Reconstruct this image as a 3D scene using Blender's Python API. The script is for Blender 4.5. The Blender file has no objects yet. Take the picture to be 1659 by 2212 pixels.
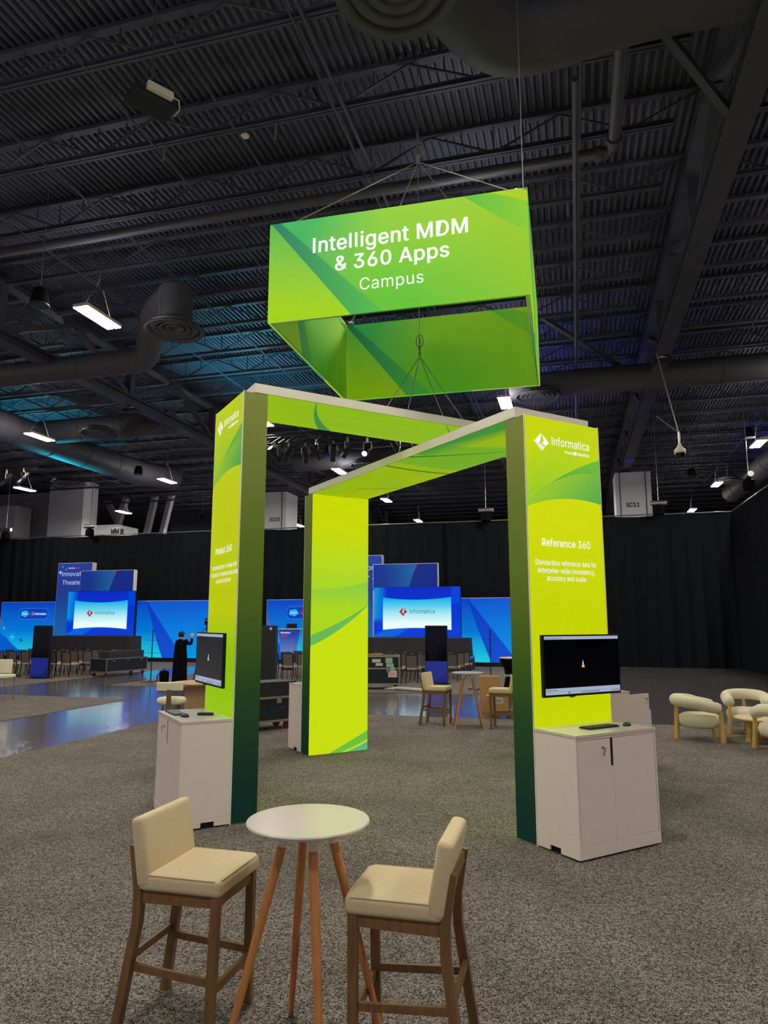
import bpy, bmesh, math, random
import numpy as np
from mathutils import Vector, Matrix
random.seed(7)
PI = math.pi; R = math.radians
S = bpy.context.scene
C = S.collection

# ------------------------------------------------------------------ camera
cam_d = bpy.data.cameras.new('camera'); cam = bpy.data.objects.new('camera', cam_d); C.objects.link(cam)
cam.location = (0, 0, 2.0)
cam.rotation_euler = (R(90) + 0.1568, 0, R(15.1))
cam_d.sensor_fit = 'VERTICAL'; cam_d.sensor_height = 36.0; cam_d.lens = 36.0*1514/2212
cam_d.clip_start = .05; cam_d.clip_end = 300
S.camera = cam
S.view_settings.view_transform = 'Standard'; S.view_settings.look = 'None'
S.view_settings.exposure = 0.0; S.view_settings.gamma = 1.0; S.view_settings.use_curve_mapping = False
# ------------------------------------------------------------------ world: dim even fill added for the unseen rest of the hall
W = bpy.data.worlds.new('world'); S.world = W; W.use_nodes = True
W.node_tree.nodes['Background'].inputs[0].default_value = (.78, .80, 1.0, 1)
W.node_tree.nodes['Background'].inputs[1].default_value = 0.22
LAMP_E = 200.0          # emission of the high-bay lamps
def lamp(kind, name, loc, target, col, power, size=.3, angle=60, blend=.7):
    d = bpy.data.lights.new(name, kind); o = bpy.data.objects.new(name, d); C.objects.link(o)
    d.color = col; d.energy = power
    if kind == 'SPOT': d.spot_size = R(angle); d.spot_blend = blend; d.shadow_soft_size = size
    o.location = loc
    v = Vector(target) - Vector(loc); o.rotation_euler = v.to_track_quat('-Z', 'Y').to_euler()
    return o
# coloured stage washes aimed at the roof
lamp('SPOT', 'teal_wash_light', (-11.5, 23.5, 7.6), (-10.5, 23, 12), (.02, .72, 1.0), 1100, .2, 118, .8)
lamp('SPOT', 'teal_wash_light', (-23.5, 27.5, 7.2), (-23.2, 26.5, 12), (.02, .72, 1.0), 1400, .2, 125, .8)
lamp('SPOT', 'blue_wash_light', (-1.5, 27.5, 7.2), (-.8, 26.5, 12), (.10, .12, 1.0), 420, .2, 120, .8)
lamp('SPOT', 'blue_wash_light', (13.0, 37.0, 7.2), (13.0, 37.5, 12), (.12, .10, 1.0), 1500, .2, 130, .8)

# ------------------------------------------------------------------ colours and node helpers
def s2l(c):
    c = c/255.0
    return c/12.92 if c <= .04045 else ((c+.055)/1.055)**2.4
def rgb(r, g, b): return (s2l(r), s2l(g), s2l(b), 1.0)

class V:
    def __init__(s, t, sock): s.t = t; s.s = sock
    def _op(s, op, b=None, c=None, swap=False):
        n = s.t.nodes.new('ShaderNodeMath'); n.operation = op
        vals = [s, b, c]
        if swap: vals = [b, s, c]
        for i, v in enumerate(vals):
            if v is None: continue
            if isinstance(v, V): s.t.links.new(v.s, n.inputs[i])
            else: n.inputs[i].default_value = v
        return V(s.t, n.outputs[0])
    def __add__(s, b): return s._op('ADD', b)
    __radd__ = __add__
    def __sub__(s, b): return s._op('SUBTRACT', b)
    def __rsub__(s, b): return s._op('SUBTRACT', b, swap=True)
    def __mul__(s, b): return s._op('MULTIPLY', b)
    __rmul__ = __mul__
    def __neg__(s): return s*-1.0
    def gt(s, b=0.0): return s._op('GREATER_THAN', b)
    def lt(s, b=0.0): return s._op('LESS_THAN', b)
    def absv(s): return s._op('ABSOLUTE')
    def mn(s, b): return s._op('MINIMUM', b)
    def mx(s, b): return s._op('MAXIMUM', b)
    def sin(s): return s._op('SINE')
    def sm(s, k=200.0):                      # soft step around 0
        v = s*k + .5; n = v.mx(0.0).mn(1.0); return n
    def ramp(s, a, b):                       # 0 at a, 1 at b
        return ((s - a)*(1.0/(b - a))).mx(0.0).mn(1.0)

class G:
    def __init__(s, name):
        s.m = bpy.data.materials.new(name); s.m.use_nodes = True; s.t = s.m.node_tree
        s.b = s.t.nodes['Principled BSDF']
        tc = s.t.nodes.new('ShaderNodeTexCoord'); s.tc = tc
        sx = s.t.nodes.new('ShaderNodeSeparateXYZ'); s.t.links.new(tc.outputs['Object'], sx.inputs[0])
        s.x, s.y, s.z = (V(s.t, sx.outputs[i]) for i in range(3))
    def mix(s, f, a, b):
        n = s.t.nodes.new('ShaderNodeMix'); n.data_type = 'RGBA'
        for v, i in ((f, 0), (a, 6), (b, 7)):
            if isinstance(v, V): s.t.links.new(v.s, n.inputs[i])
            else: n.inputs[i].default_value = v
        return V(s.t, n.outputs[2])
    def noise(s, scale, detail=2, rough=.5, stretch=None):
        n = s.t.nodes.new('ShaderNodeTexNoise'); n.inputs['Scale'].default_value = scale
        n.inputs['Detail'].default_value = detail; n.inputs['Roughness'].default_value = rough
        src = s.tc.outputs['Object']
        if stretch:
            mp = s.t.nodes.new('ShaderNodeMapping'); mp.inputs['Scale'].default_value = stretch
            s.t.links.new(src, mp.inputs[0]); src = mp.outputs[0]
        s.t.links.new(src, n.inputs['Vector']); return V(s.t, n.outputs['Fac'])
    def col(s, v, sock='Base Color'):
        if isinstance(v, V): s.t.links.new(v.s, s.b.inputs[sock])
        else: s.b.inputs[sock].default_value = v
        return s
    def set(s, rough=None, metal=None, spec=None, emit=None, coat=None):
        if rough is not None:
            if isinstance(rough, V): s.t.links.new(rough.s, s.b.inputs['Roughness'])
            else: s.b.inputs['Roughness'].default_value = rough
        if metal is not None: s.b.inputs['Metallic'].default_value = metal
        if spec is not None: s.b.inputs['Specular IOR Level'].default_value = spec
        if emit is not None: s.b.inputs['Emission Strength'].default_value = emit
        if coat is not None: s.b.inputs['Coat Weight'].default_value = coat
        return s
    def bump(s, v, strength=.3, dist=.01):
        n = s.t.nodes.new('ShaderNodeBump'); n.inputs['Strength'].default_value = strength; n.inputs['Distance'].default_value = dist
        s.t.links.new(v.s, n.inputs['Height']); s.t.links.new(n.outputs[0], s.b.inputs['Normal']); return s
    def lum(s, v, strength=1.0, base=.12):   # print emitting its own colour
        s.col(v, 'Emission Color'); s.set(emit=strength, rough=.7, spec=.15)
        d = s.mix(base, (0, 0, 0, 1), v); s.col(d); return s.m
M = {}
def plain(name, c, rough=.5, metal=0.0, spec=.5, vary=.0, scale=8, bump=0, bscale=200, bdist=.002, coat=None, stretch=None):
    g = G(name)
    if vary:
        n = g.noise(scale, 3, .6, stretch)
        a = tuple(x*(1-vary) for x in c[:3])+(1,); b = tuple(min(1, x*(1+vary)) for x in c[:3])+(1,)
        g.col(g.mix(n.ramp(.3, .7), a, b))
    else:
        n = g.noise(3, 2); a = tuple(x*.97 for x in c[:3])+(1,); g.col(g.mix(n, a, c))
    g.set(rough=rough, metal=metal, spec=spec, coat=coat)
    if bump: g.bump(g.noise(bscale, 2), bump, bdist)
    M[name] = g.m; return g.m
def glow(name, c, e):
    g = G(name); g.col((0, 0, 0, 1)); g.col(c, 'Emission Color'); g.set(emit=e, spec=0, rough=1); M[name] = g.m; return g.m

plain('white_laminate', rgb(246, 230, 218), .42, vary=.02)
plain('white_top', rgb(226, 216, 202), .2, spec=.6)
plain('recess_black', rgb(12, 12, 14), .6)
plain('trim_white', rgb(242, 232, 216), .5)
plain('black_plastic', rgb(22, 22, 24), .35)
plain('dark_grey_plastic', rgb(48, 50, 52), .45)
plain('key_grey', rgb(120, 120, 118), .5)
plain('chrome', rgb(205, 205, 205), .22, 1.0)
plain('alu', rgb(190, 188, 184), .35, .9)
plain('steel_cable', rgb(170, 168, 160), .35, .8)
plain('roof_black', rgb(66, 66, 70), .75, vary=.12, scale=3)
plain('roof_joist_paint', rgb(72, 71, 81), .6, vary=.1, scale=2)
plain('duct_black', rgb(78, 76, 80), .6, vary=.08, scale=2)
plain('drape_black', rgb(23, 25, 30), .95, spec=.1, vary=.12, scale=4)
plain('skirt_black', rgb(50, 48, 50), .85, vary=.1, scale=6)
plain('stool_fabric', rgb(222, 202, 162), .95, spec=.15, vary=.13, scale=260, bump=.25, bscale=900, bdist=.001)
plain('boucle', rgb(236, 226, 196), 1.0, spec=.1, vary=.08, scale=120, bump=.6, bscale=260, bdist=.004)
plain('chair_back_fabric', rgb(122, 112, 104), .95, spec=.1, vary=.08, scale=200)
plain('chair_seat_fabric', rgb(196, 178, 160), .95, spec=.1, vary=.08, scale=200)
plain('chair_black', rgb(24, 22, 24), .4)
plain('chair_leg', rgb(150, 138, 118), .4, .5)
def wood(name, a, b, st, rough=.45):
    g = G(name); n = g.noise(6, 4, .6, st); n2 = g.noise(60, 2, .5, st)
    g.col(g.mix((n*.7+n2*.3).ramp(.3, .7), a, b)); g.set(rough=rough); M[name] = g.m
wood('walnut', rgb(106, 76, 44), rgb(144, 106, 64), (6, 6, .6))
wood('beech', rgb(186, 118, 62), rgb(212, 144, 86), (8, 8, .5), .4)
wood('oak', rgb(206, 160, 84), rgb(232, 192, 118), (7, 7, .6))
wood('oak_flat', rgb(186, 152, 104), rgb(216, 186, 136), (.6, 6, 6))
wood('drum_oak', rgb(176, 138, 92), rgb(204, 168, 122), (7, 7, .5))
plain('cardboard', rgb(178, 136, 88), .9, spec=.1, vary=.08, scale=5)
plain('pallet_wood', rgb(150, 110, 66), .8, vary=.2, scale=10)
plain('paper_white', rgb(220, 218, 212), .8)
plain('case_black', rgb(26, 29, 34), .55, vary=.1, scale=3)
plain('case_label_green', rgb(170, 205, 170), .7)
plain('red_wheel', rgb(128, 26, 38), .4)
plain('skin', rgb(214, 160, 132), .6)
plain('hair_brown', rgb(44, 24, 20), .8, bump=.5, bscale=300)
plain('black_cloth', rgb(13, 13, 16), .9, spec=.1, vary=.1, scale=5)
plain('col_white', rgb(236, 232, 238), .8, vary=.03, scale=.6)
plain('col_shade', rgb(186, 180, 186), .8, vary=.03)
plain('wall_dark', rgb(40, 40, 46), .9, vary=.1, scale=.5)
plain('lbl_black', rgb(14, 14, 16), .7)
plain('pink_top', rgb(226, 190, 176), .5)
plain('navy_print', rgb(30, 46, 150), .5)
plain('flat_blue', rgb(20, 80, 200), .5)
plain('taupe_panel', rgb(168, 158, 140), .5)
M['lamp_tube'] = glow('lamp_tube', (1, .955, .87, 1), LAMP_E)
M['ceiling_fill_glow'] = glow('ceiling_fill_glow', (.93, .94, 1, 1), 34.0)
M['par_lens'] = glow('par_lens', (1, .97, .93, 1), 14.0)
M['blue_led'] = glow('blue_led', rgb(60, 160, 215), 1.0)
M['screen_bar'] = glow('screen_bar', rgb(172, 186, 210), .85)
M['screen_black'] = plain('screen_black', rgb(4, 6, 14), .12)
M['screen_washed'] = plain('screen_washed', rgb(10, 10, 12), .25)
g = G('screen_washed_glow'); g.col(rgb(20, 20, 22)); g.col(rgb(44, 45, 50), 'Emission Color'); g.set(emit=.75, rough=.3); M['screen_washed'] = g.m
M['letter_white'] = glow('letter_white', (1, 1, .98, 1), .95)
g = G('print_white'); g.col(rgb(238, 240, 245)); g.col(rgb(200, 210, 235), 'Emission Color'); g.set(emit=.35, rough=.6); M['print_white'] = g.m
M['logo_white'] = glow('logo_white', (.86, .95, .72, 1), .9)
M['logo_red'] = glow('logo_red', rgb(222, 36, 60), .9)
M['logo_blue'] = glow('logo_blue', rgb(30, 60, 120), .8)
M['logo_slate'] = glow('logo_slate', rgb(52, 92, 132), .9)
M['logo_cloud'] = glow('logo_cloud', rgb(40, 190, 235), .9)
M['logo_red_line'] = glow('logo_red_line', rgb(220, 40, 80), .7)
M['star_cyan'] = glow('star_cyan', rgb(30, 200, 245), .9)
M['star_blue'] = glow('star_blue', rgb(0, 80, 200), .9)
M['pill_line'] = glow('pill_line', rgb(90, 140, 240), .8)
M['pill_fill'] = glow('pill_fill', rgb(8, 66, 196), .9)
M['cone_orange'] = glow('cone_orange', rgb(240, 130, 40), .95)
M['cone_white'] = glow('cone_white', rgb(235, 225, 225), .9)

# carpet: speckled heather grey-brown
def carpet_mat(name, a, b, c):
    g = G(name); n = g.noise(135, 3, .75); n2 = g.noise(60, 3, .7); n3 = g.noise(1.1, 3, .6)
    f = (n*.62 + n2*.38).ramp(.445, .585)
    col = g.mix(f, a, b); col = g.mix((n3.ramp(.35, .7))*.30, col, c)
    g.col(col); g.set(rough=1.0, spec=.05); g.bump(n, .5, .006); M[name] = g.m
carpet_mat('carpet_grey', rgb(18, 16, 15), rgb(184, 172, 161), rgb(48, 44, 42))
# polished concrete
g = G('concrete'); n = g.noise(.8, 5, .6); n2 = g.noise(3.5, 4, .65, (1, 6, 1))
g.col(g.mix(n.ramp(.3, .7), rgb(92, 86, 86), rgb(122, 114, 112)))
g.set(rough=(n2*.16 + .10), spec=.9, coat=.55); g.b.inputs['Coat Roughness'].default_value = .10; g.bump(n2, .22, .012); M['concrete'] = g.m
# brownish plank-like expo floor on the right (worn concrete under tape lines)
g = G('deck_ribs'); n = g.noise(.5, 3, .6); g.col(g.mix(n.ramp(.3, .7), rgb(72, 72, 84), rgb(90, 90, 104))); g.set(rough=.6); M['deck_ribs'] = g.m

# ------------------------------------------------------------------ mesh helpers
class MB:
    def __init__(s): s.bm = bmesh.new()
    def _add(s, b, mat=None):
        if mat is not None: bmesh.ops.transform(b, matrix=mat, verts=b.verts)
        me = bpy.data.meshes.new('tmp'); b.to_mesh(me); b.free(); s.bm.from_mesh(me); bpy.data.meshes.remove(me); return s
    def box(s, c, d, rz=0, bev=0, seg=2, rot=None):
        b = bmesh.new(); bmesh.ops.create_cube(b, size=1)
        bmesh.ops.scale(b, vec=d, verts=b.verts)
        if bev: bmesh.ops.bevel(b, geom=b.edges[:], offset=bev, segments=seg, profile=.5, affect='EDGES')
        m = Matrix.Translation(c) @ (rot if rot is not None else Matrix.Rotation(rz, 4, 'Z'))
        return s._add(b, m)
    def bx(s, x0, x1, y0, y1, z0, z1, **k):
        return s.box(((x0+x1)/2, (y0+y1)/2, (z0+z1)/2), (abs(x1-x0), abs(y1-y0), abs(z1-z0)), **k)
    def bar(s, p0, p1, w, h, up=(0, 0, 1), bev=0):      # rectangular bar between two points
        p0 = Vector(p0); p1 = Vector(p1); d = p1-p0; L = d.length; y = d.normalized(); u = Vector(up)
        x = y.cross(u)
        if x.length < 1e-4: x = y.cross(Vector((1, 0, 0)))
        x.normalize(); z = x.cross(y)
        m = Matrix((x, y, z)).transposed().to_4x4(); 
        return s.box((p0+p1)/2, (w, L, h), rot=m, bev=bev)
    def cyl(s, p0, p1, r0, r1=None, n=14, cap=True):
        return s.tube([p0, p1], [r0, r0 if r1 is None else r1], n, cap)
    def tube(s, pts, r, n=8, cap=True, closed=False):
        pts = [Vector(p) for p in pts]; N = len(pts)
        if not hasattr(r, '__len__'): r = [r]*N
        rings = []; prev = None
        for i, p in enumerate(pts):
            if closed: d = pts[(i+1) % N]-pts[i-1]
            else: d = pts[min(i+1, N-1)]-pts[max(i-1, 0)]
            d.normalize()
            if prev is None:
                a = Vector((0, 0, 1)) if abs(d.z) < .9 else Vector((1, 0, 0))
                x = d.cross(a).normalized()
            else:
                x = (prev - d*prev.dot(d)).normalized()
            prev = x; y = d.cross(x)
            rings.append([s.bm.verts.new(p + (x*math.cos(2*PI*k/n)+y*math.sin(2*PI*k/n))*r[i]) for k in range(n)])
        rng = range(N if closed else N-1)
        for i in rng:
            a, b = rings[i], rings[(i+1) % N]
            for k in range(n): s.bm.faces.new((a[k], a[(k+1) % n], b[(k+1) % n], b[k]))
        if cap and not closed:
            s.bm.faces.new(rings[0][::-1]); s.bm.faces.new(rings[-1])
        return s
    def lathe(s, prof, c=(0, 0, 0), n=32, sx=1, sy=1):
        rings = []
        for r, z in prof:
            if r < 1e-5: rings.append([s.bm.verts.new((c[0], c[1], c[2]+z))])
            else: rings.append([s.bm.verts.new((c[0]+r*sx*math.cos(2*PI*k/n), c[1]+r*sy*math.sin(2*PI*k/n), c[2]+z)) for k in range(n)])
        for a, b in zip(rings, rings[1:]):
            for k in range(n):
                q = [a[k % len(a)], a[(k+1) % len(a)], b[(k+1) % len(b)], b[k % len(b)]]
                u = []
                for v in q:
                    if v not in u: u.append(v)
                if len(u) > 2: s.bm.faces.new(u)
        return s
    def poly(s, pts, ext=None):
        vs = [s.bm.verts.new(p) for p in pts]; f = s.bm.faces.new(vs)
        if ext is not None:
            e = Vector(ext); vt = [s.bm.verts.new(Vector(p)+e) for p in pts]
            s.bm.faces.new(vt[::-1]); N = len(vs)
            for i in range(N): s.bm.faces.new((vs[i], vt[i], vt[(i+1) % N], vs[(i+1) % N]))
        return s
    def build(s, name, mat, parent=None, smooth=False, loc=None, auto=False):
        bmesh.ops.recalc_face_normals(s.bm, faces=s.bm.faces)
        me = bpy.data.meshes.new(name); s.bm.to_mesh(me); s.bm.free()
        me.materials.append(M[mat] if isinstance(mat, str) else mat)
        if smooth or auto:
            for p in me.polygons: p.use_smooth = True
            if auto:
                try: me.set_sharp_from_angle(angle=R(35))
                except Exception: pass
        o = bpy.data.objects.new(name, me); C.objects.link(o)
        if parent is not None: o.parent = parent
        if loc is not None: o.location = loc
        return o
def thing(name, label, cat, loc=(0, 0, 0), rz=0, group=None):
    o = bpy.data.objects.new(name, None); C.objects.link(o); o.location = loc; o.rotation_euler = (0, 0, rz)
    o.empty_display_size = .2
    return tag(o, label, cat, group)
def tag(o, label=None, cat=None, group=None, kind=None):
    if label: o['label'] = label
    if cat: o['category'] = cat
    if group: o['group'] = group
    if kind: o['kind'] = kind
    return o
def copy_tree(o, parent=None):
    c = o.copy(); C.objects.link(c)
    if parent is not None: c.parent = parent
    for ch in [k for k in bpy.data.objects if k.parent == o and k != c]: copy_tree(ch, c)
    return c
def dup(root, label, loc, rz=0, group=None):
    c = copy_tree(root); c.location = loc; c.rotation_euler = (0, 0, rz); c['label'] = label
    if group: c['group'] = group
    return c
def struct(name, mb, mat, **k):
    o = mb.build(name, mat, **k); o['kind'] = 'structure'; return o
_txt = {}
FONT = None
try:                                     # Blender's own bundled interface font; the built-in one is the fallback
    import os
    FONT = bpy.data.fonts.load(os.path.join(bpy.utils.system_resource('DATAFILES', path='fonts'), 'Inter.woff2'))
except Exception:
    FONT = None
def plain_stems(me):
    # the bundled face draws I with serifs and l with a tail: reduce both to straight stems
    b = bmesh.new(); b.from_mesh(me); b.verts.ensure_lookup_table(); seen = set()
    bmesh.ops.remove_doubles(b, verts=b.verts, dist=1e-6)
    for v0 in b.verts:
        if v0 in seen: continue
        st = [v0]; isl = []; seen.add(v0)
        while st:
            a = st.pop(); isl.append(a)
            for e in a.link_edges:
                o = e.other_vert(a)
                if o not in seen: seen.add(o); st.append(o)
        xs = [a.co.x for a in isl]; ys = [a.co.y for a in isl]; w = max(xs)-min(xs); hgt = max(ys)-min(ys)
        if hgt < .45 or w > .35 or min(ys) < -.05: continue
        top = [a.co.x for a in isl if a.co.y > max(ys)-.02]
        if max(top)-min(top) < .08 and w < .14 and len(isl) > 6: lo, hi, sh = min(top), max(top), .0
        elif len(isl) == 12:
            ux = sorted(set(round(q, 3) for q in xs))
            if len(ux) != 4: continue
            lo, hi = ux[1], ux[2]; sh = (ux[3]-ux[2])*.55
        else: continue
        for a in isl: a.co.x = min(max(a.co.x, lo), hi)+sh
    b.to_mesh(me); b.free()
def text_mesh(body, bold=0.0, shear=0.0):
    cu = bpy.data.curves.new('t', 'FONT'); cu.body = body; cu.size = 1; cu.offset = bold; cu.resolution_u = 3; cu.shear = shear; cu.space_character = 1.04
    if FONT is not None: cu.font = FONT
    o = bpy.data.objects.new('t', cu); C.objects.link(o)
    bpy.context.view_layer.update()
    me = bpy.data.meshes.new_from_object(o.evaluated_get(bpy.context.evaluated_depsgraph_get()))
    bpy.data.objects.remove(o); bpy.data.curves.remove(cu)
    if FONT is not None: plain_stems(me)
    return me
_H = text_mesh('H'); CAP = max(v_.co.y for v_ in _H.vertices)-min(v_.co.y for v_ in _H.vertices); bpy.data.meshes.remove(_H)
def lettering(body, x0, x1, zb, cap, parent, mat, y=0.0, axis='X', bold=0.0, off=0.0, name='lettering'):
    """text in a vertical plane; axis: direction in which the text runs ('X','-X','Y','-Y'); y = offset along the normal"""
    me = text_mesh(body, 0.0)
    if bold > 0:                     # heavier strokes: slightly shifted copies of the same letters in one mesh
        bmt = bmesh.new()
        for dx, dz in ((-1, 0), (1, 0), (-.5, .6), (.5, -.6), (.5, .6), (-.5, -.6)):
            n0 = len(bmt.verts); bmt.from_mesh(me); bmt.verts.ensure_lookup_table()
            for vv in bmt.verts[n0:]: vv.co.x += dx*bold; vv.co.y += dz*bold
        bmt.to_mesh(me); bmt.free()
    co = np.array([v.co[:] for v in me.vertices])
    xmin, xmax = co[:, 0].min(), co[:, 0].max()
    sx = (x1-x0)/(xmax-xmin); sz = cap/CAP
    for v in me.vertices:
        u = x0 + (v.co.x-xmin)*sx; w = zb + v.co.y*sz
        v.co = {'X': (u, y, w), '-X': (-u, y, w), 'Y': (y, u, w), '-Y': (y, -u, w)}[axis]
    me.materials.clear(); me.materials.append(M[mat])
    me.name = name
    o = bpy.data.objects.new(name, me); C.objects.link(o); o.parent = parent
    return o
def flat(polys, parent, name, mat, y=0.0, axis='X', th=.002):
    """flat shapes given in (u,z) on the same kind of plane as lettering()"""
    mb = MB(); s = {'X': -1, '-X': 1, 'Y': 1, '-Y': -1}[axis]
    for p in polys:
        pts = [{'X': (u, y, w), '-X': (-u, y, w), 'Y': (y, u, w), '-Y': (y, -u, w)}[axis] for u, w in p]
        e = (0, s*th, 0) if axis in ('X', '-X') else (s*th, 0, 0)
        mb.poly(pts, e)
    return mb.build(name, mat, parent)
def cloud(cx, cz, w, h, n=60):
    pts = []
    for k in range(n):
        a = 2*PI*k/n; r = 1+.10*math.cos(5*a+.6)
        pts.append((cx+w/2*r*math.cos(a), cz+h/2*r*math.sin(a)))
    return pts
def star(cx, cz, r, rot=0):
    pts = []
    for k in range(8):
        a = rot+k*PI/4; q = r if k % 2 == 0 else r*.33
        pts.append((cx+q*math.cos(a), cz+q*math.sin(a)))
    return pts
def diamond_logo(cx, cz, w, h):
    """facetted diamond with a curled notch, in three pieces"""
    A = [(cx, cz+h), (cx-w, cz), (cx-.32*w, cz-.12*h), (cx-.12*w, cz+.28*h)]
    B = [(cx-w, cz), (cx, cz-h), (cx+.45*w, cz-.55*h), (cx+.02*w, cz-.30*h), (cx-.32*w, cz-.12*h)]
    D = [(cx+.12*w, cz+.86*h), (cx+w, cz), (cx+.55*w, cz-.42*h), (cx+.22*w, cz-.16*h), (cx+.0*w, cz-.12*h), (cx+.34*w, cz+.12*h)]
    return A, B, D
def rrect(x0, x1, z0, z1, r, n=6):
    pts = []
    for cx, cz, a0 in ((x1-r, z1-r, 0), (x0+r, z1-r, 90), (x0+r, z0+r, 180), (x1-r, z0+r, 270)):
        for k in range(n+1):
            a = R(a0+90*k/n); pts.append((cx+r*math.cos(a), cz+r*math.sin(a)))
    return pts
def poly2(pts, deg=2):
    return [float(c) for c in np.polyfit([p[0] for p in pts], [p[1] for p in pts], deg)]
def ev(v, cs):
    r = None
    for c in cs: r = c if r is None else v*r + c
    return r

# ================================================================== SETTING
mb = MB(); mb.bx(-60, 32, -14, 64, -.1, 0); struct('floor', mb, 'concrete')
def carpet(label, x0, x1, y0, y1):
    mb = MB(); mb.bx(x0, x1, y0, y1, 0.0005, .008); return tag(mb.build('carpet', 'carpet_grey'), label, 'carpet')
carpet('large speckled grey carpet under the green portals, stools and armchairs', -8.35, 14, -8, 15.3)
carpet('grey carpet beyond the polished aisle at the left edge of the picture', -34, -11.45, -8, 16.75)
carpet('grey carpet in front of the right blue stage with rows of chairs', -14.65, -.6, 20.15, 33.3)
carpet('grey carpet under the chairs of the left blue stage', -36, -17.45, 18.2, 32.6)
# ceiling: corrugated deck, ribs run away from the camera
mb = MB(); per = .152; nrib = int(88/per); prof = []
for i in range(nrib):
    x = -58+i*per; prof += [(x, 11.72), (x+.055, 11.72), (x+.075, 11.80), (x+.132, 11.80)]
va = [mb.bm.verts.new((x, -14, z)) for x, z in prof]; vb = [mb.bm.verts.new((x, 64, z)) for x, z in prof]
for i in range(len(prof)-1): mb.bm.faces.new((va[i], va[i+1], vb[i+1], vb[i]))
struct('ceiling', mb, 'deck_ribs')
mb = MB(); mb.bx(-60, 32, 64, 64.3, 0, 12); struct('wall_back', mb, 'wall_dark')
mb = MB(); mb.bx(-60.3, -60, -14, 64, 0, 12); struct('wall_left', mb, 'wall_dark')
mb = MB(); mb.bx(30, 30.3, -14, 64, 0, 12); struct('wall_right', mb, 'wall_dark')

# ---- roof joists
def ORD(n):
    w = ['', 'first', 'second', 'third', 'fourth', 'fifth', 'sixth', 'seventh', 'eighth', 'ninth', 'tenth', 'eleventh', 'twelfth']
    return w[n] if n < len(w) else '%d%s' % (n, {1: 'st', 2: 'nd', 3: 'rd'}.get(n % 10 if n > 20 else 0, 'th'))
JX = [(-35.0, -15.35), (-14.95, 2.6), (3.0, 20.5)]
def make_joist(x0, x1, label):
    t = thing('roof_joist', label, 'roof joist')
    L = x1-x0
    mb = MB(); mb.bx(x0, x1, -.075, .075, .62, .70); mb.build('top_chord', 'roof_joist_paint', t)
    mb = MB(); mb.bx(x0+.5, x1-.5, -.075, -.012, 0, .05); mb.bx(x0+.5, x1-.5, .012, .075, 0, .05)
    mb.bx(x0+.5, x1-.5, -.075, -.06, 0, .09); mb.bx(x0+.5, x1-.5, .06, .075, 0, .09); mb.build('bottom_chord', 'roof_joist_paint', t)
    mb = MB(); n = max(2, round(L/2.5)); p = L/n
    for i in range(n):
        a = x0+i*p
        mb.bar((a, 0, .62), (a+p/2, 0, .06), .035, .035); mb.bar((a+p/2, 0, .06), (a+p, 0, .62), .035, .035)
        mb.bar((a+p/2, 0, .06), (a+p/2, 0, .62), .022, .022)
        mb.bar((a+p/4, 0, .34), (a+p/4, 0, .62), .02, .02); mb.bar((a+3*p/4, 0, .34), (a+3*p/4, 0, .62), .02, .02)
    mb.build('web', 'roof_joist_paint', t)
    return t
bays = ['in the left roof bay beyond the long truss', 'in the middle roof bay above the booth', 'in the right roof bay beyond the long truss']
for (x0, x1), bl in zip(JX, bays):
    proto = None
    for k in range(30):
        y = 8.64+1.95*(k-3)
        dk = (y-12.45)/1.95; nn = int(abs(dk))+1
        lab = '%s black steel roof joist %s the long ceiling pipe, %s bay' % (ORD(nn), 'beyond' if dk > 0 else 'on the camera side of', bl.split()[2])
        if proto is None: proto = make_joist(x0, x1, lab); o = proto
        else: o = dup(proto, lab, (0, 0, 0))
        o.location = (0, y, 11.0); o['group'] = 'roof joists ' + bl
# ---- bridging rods and conduits under the deck
for i, x in enumerate([-33.5, -31, -28.4, -25.5, -22.7, -20, -17.3, -12.1, -9.8, -7.4, -5.7, .45, 5.6, 8.4, 11.2, 14, 17]):
    mb = MB(); mb.cyl((x, -4, 11.0), (x, 60, 11.0), .022, n=6)
    tag(mb.build('bridging_rod', 'roof_joist_paint'), 'long thin steel rod under the roof joists, %s to the %s of the conduits' % (ORD(11-i) if i < 11 else ORD(i-10), 'left' if i < 11 else 'right'), 'steel rod', 'rods tying the roof joists')
for x, rr in ((-3.56, .035), (-3.74, .022)):
    mb = MB(); mb.cyl((x, -4, 10.96), (x, 60, 10.96), rr, n=8)
    tag(mb.build('conduit', 'roof_joist_paint'), ('thicker' if rr > .03 else 'thinner') + ' of two parallel conduits running below the roof joists', 'conduit')

# ---- long trusses
def make_truss(x, label):
    t = thing('roof_truss', label, 'roof truss', (x, 0, 0))
    mb = MB(); mb.bx(-.21, .21, -12, 62, 9.70, 9.74); mb.bx(-.03, .03, -12, 62, 9.74, 9.98); mb.bx(-.21, .21, -12, 62, 9.98, 10.02)
    mb.build('bottom_chord', 'roof_joist_paint', t)
    mb = MB(); mb.bx(-.2, .2, -12, 62, 11.62, 11.66); mb.bx(-.03, .03, -12, 62, 11.4, 11.62); mb.bx(-.2, .2, -12, 62, 11.36, 11.4); mb.build('top_chord', 'roof_joist_paint', t)
    for i in range(12):
        y = -9+6*i
        mb = MB(); mb.bx(-.12, .12, y-.12, y+.12, 10.02, 11.36); mb.build('vertical', 'roof_joist_paint', t)
        for s in (-1, 1):
            mb = MB(); mb.bar((0, y, 10.02), (0, y+s*2.9, 11.38), .16, .16); mb.build('diagonal', 'roof_joist_paint', t)
    return t
make_truss(-15.15, 'long black roof truss crossing the left side of the ceiling')
make_truss(2.8, 'long black roof truss crossing the right side of the ceiling')
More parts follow.
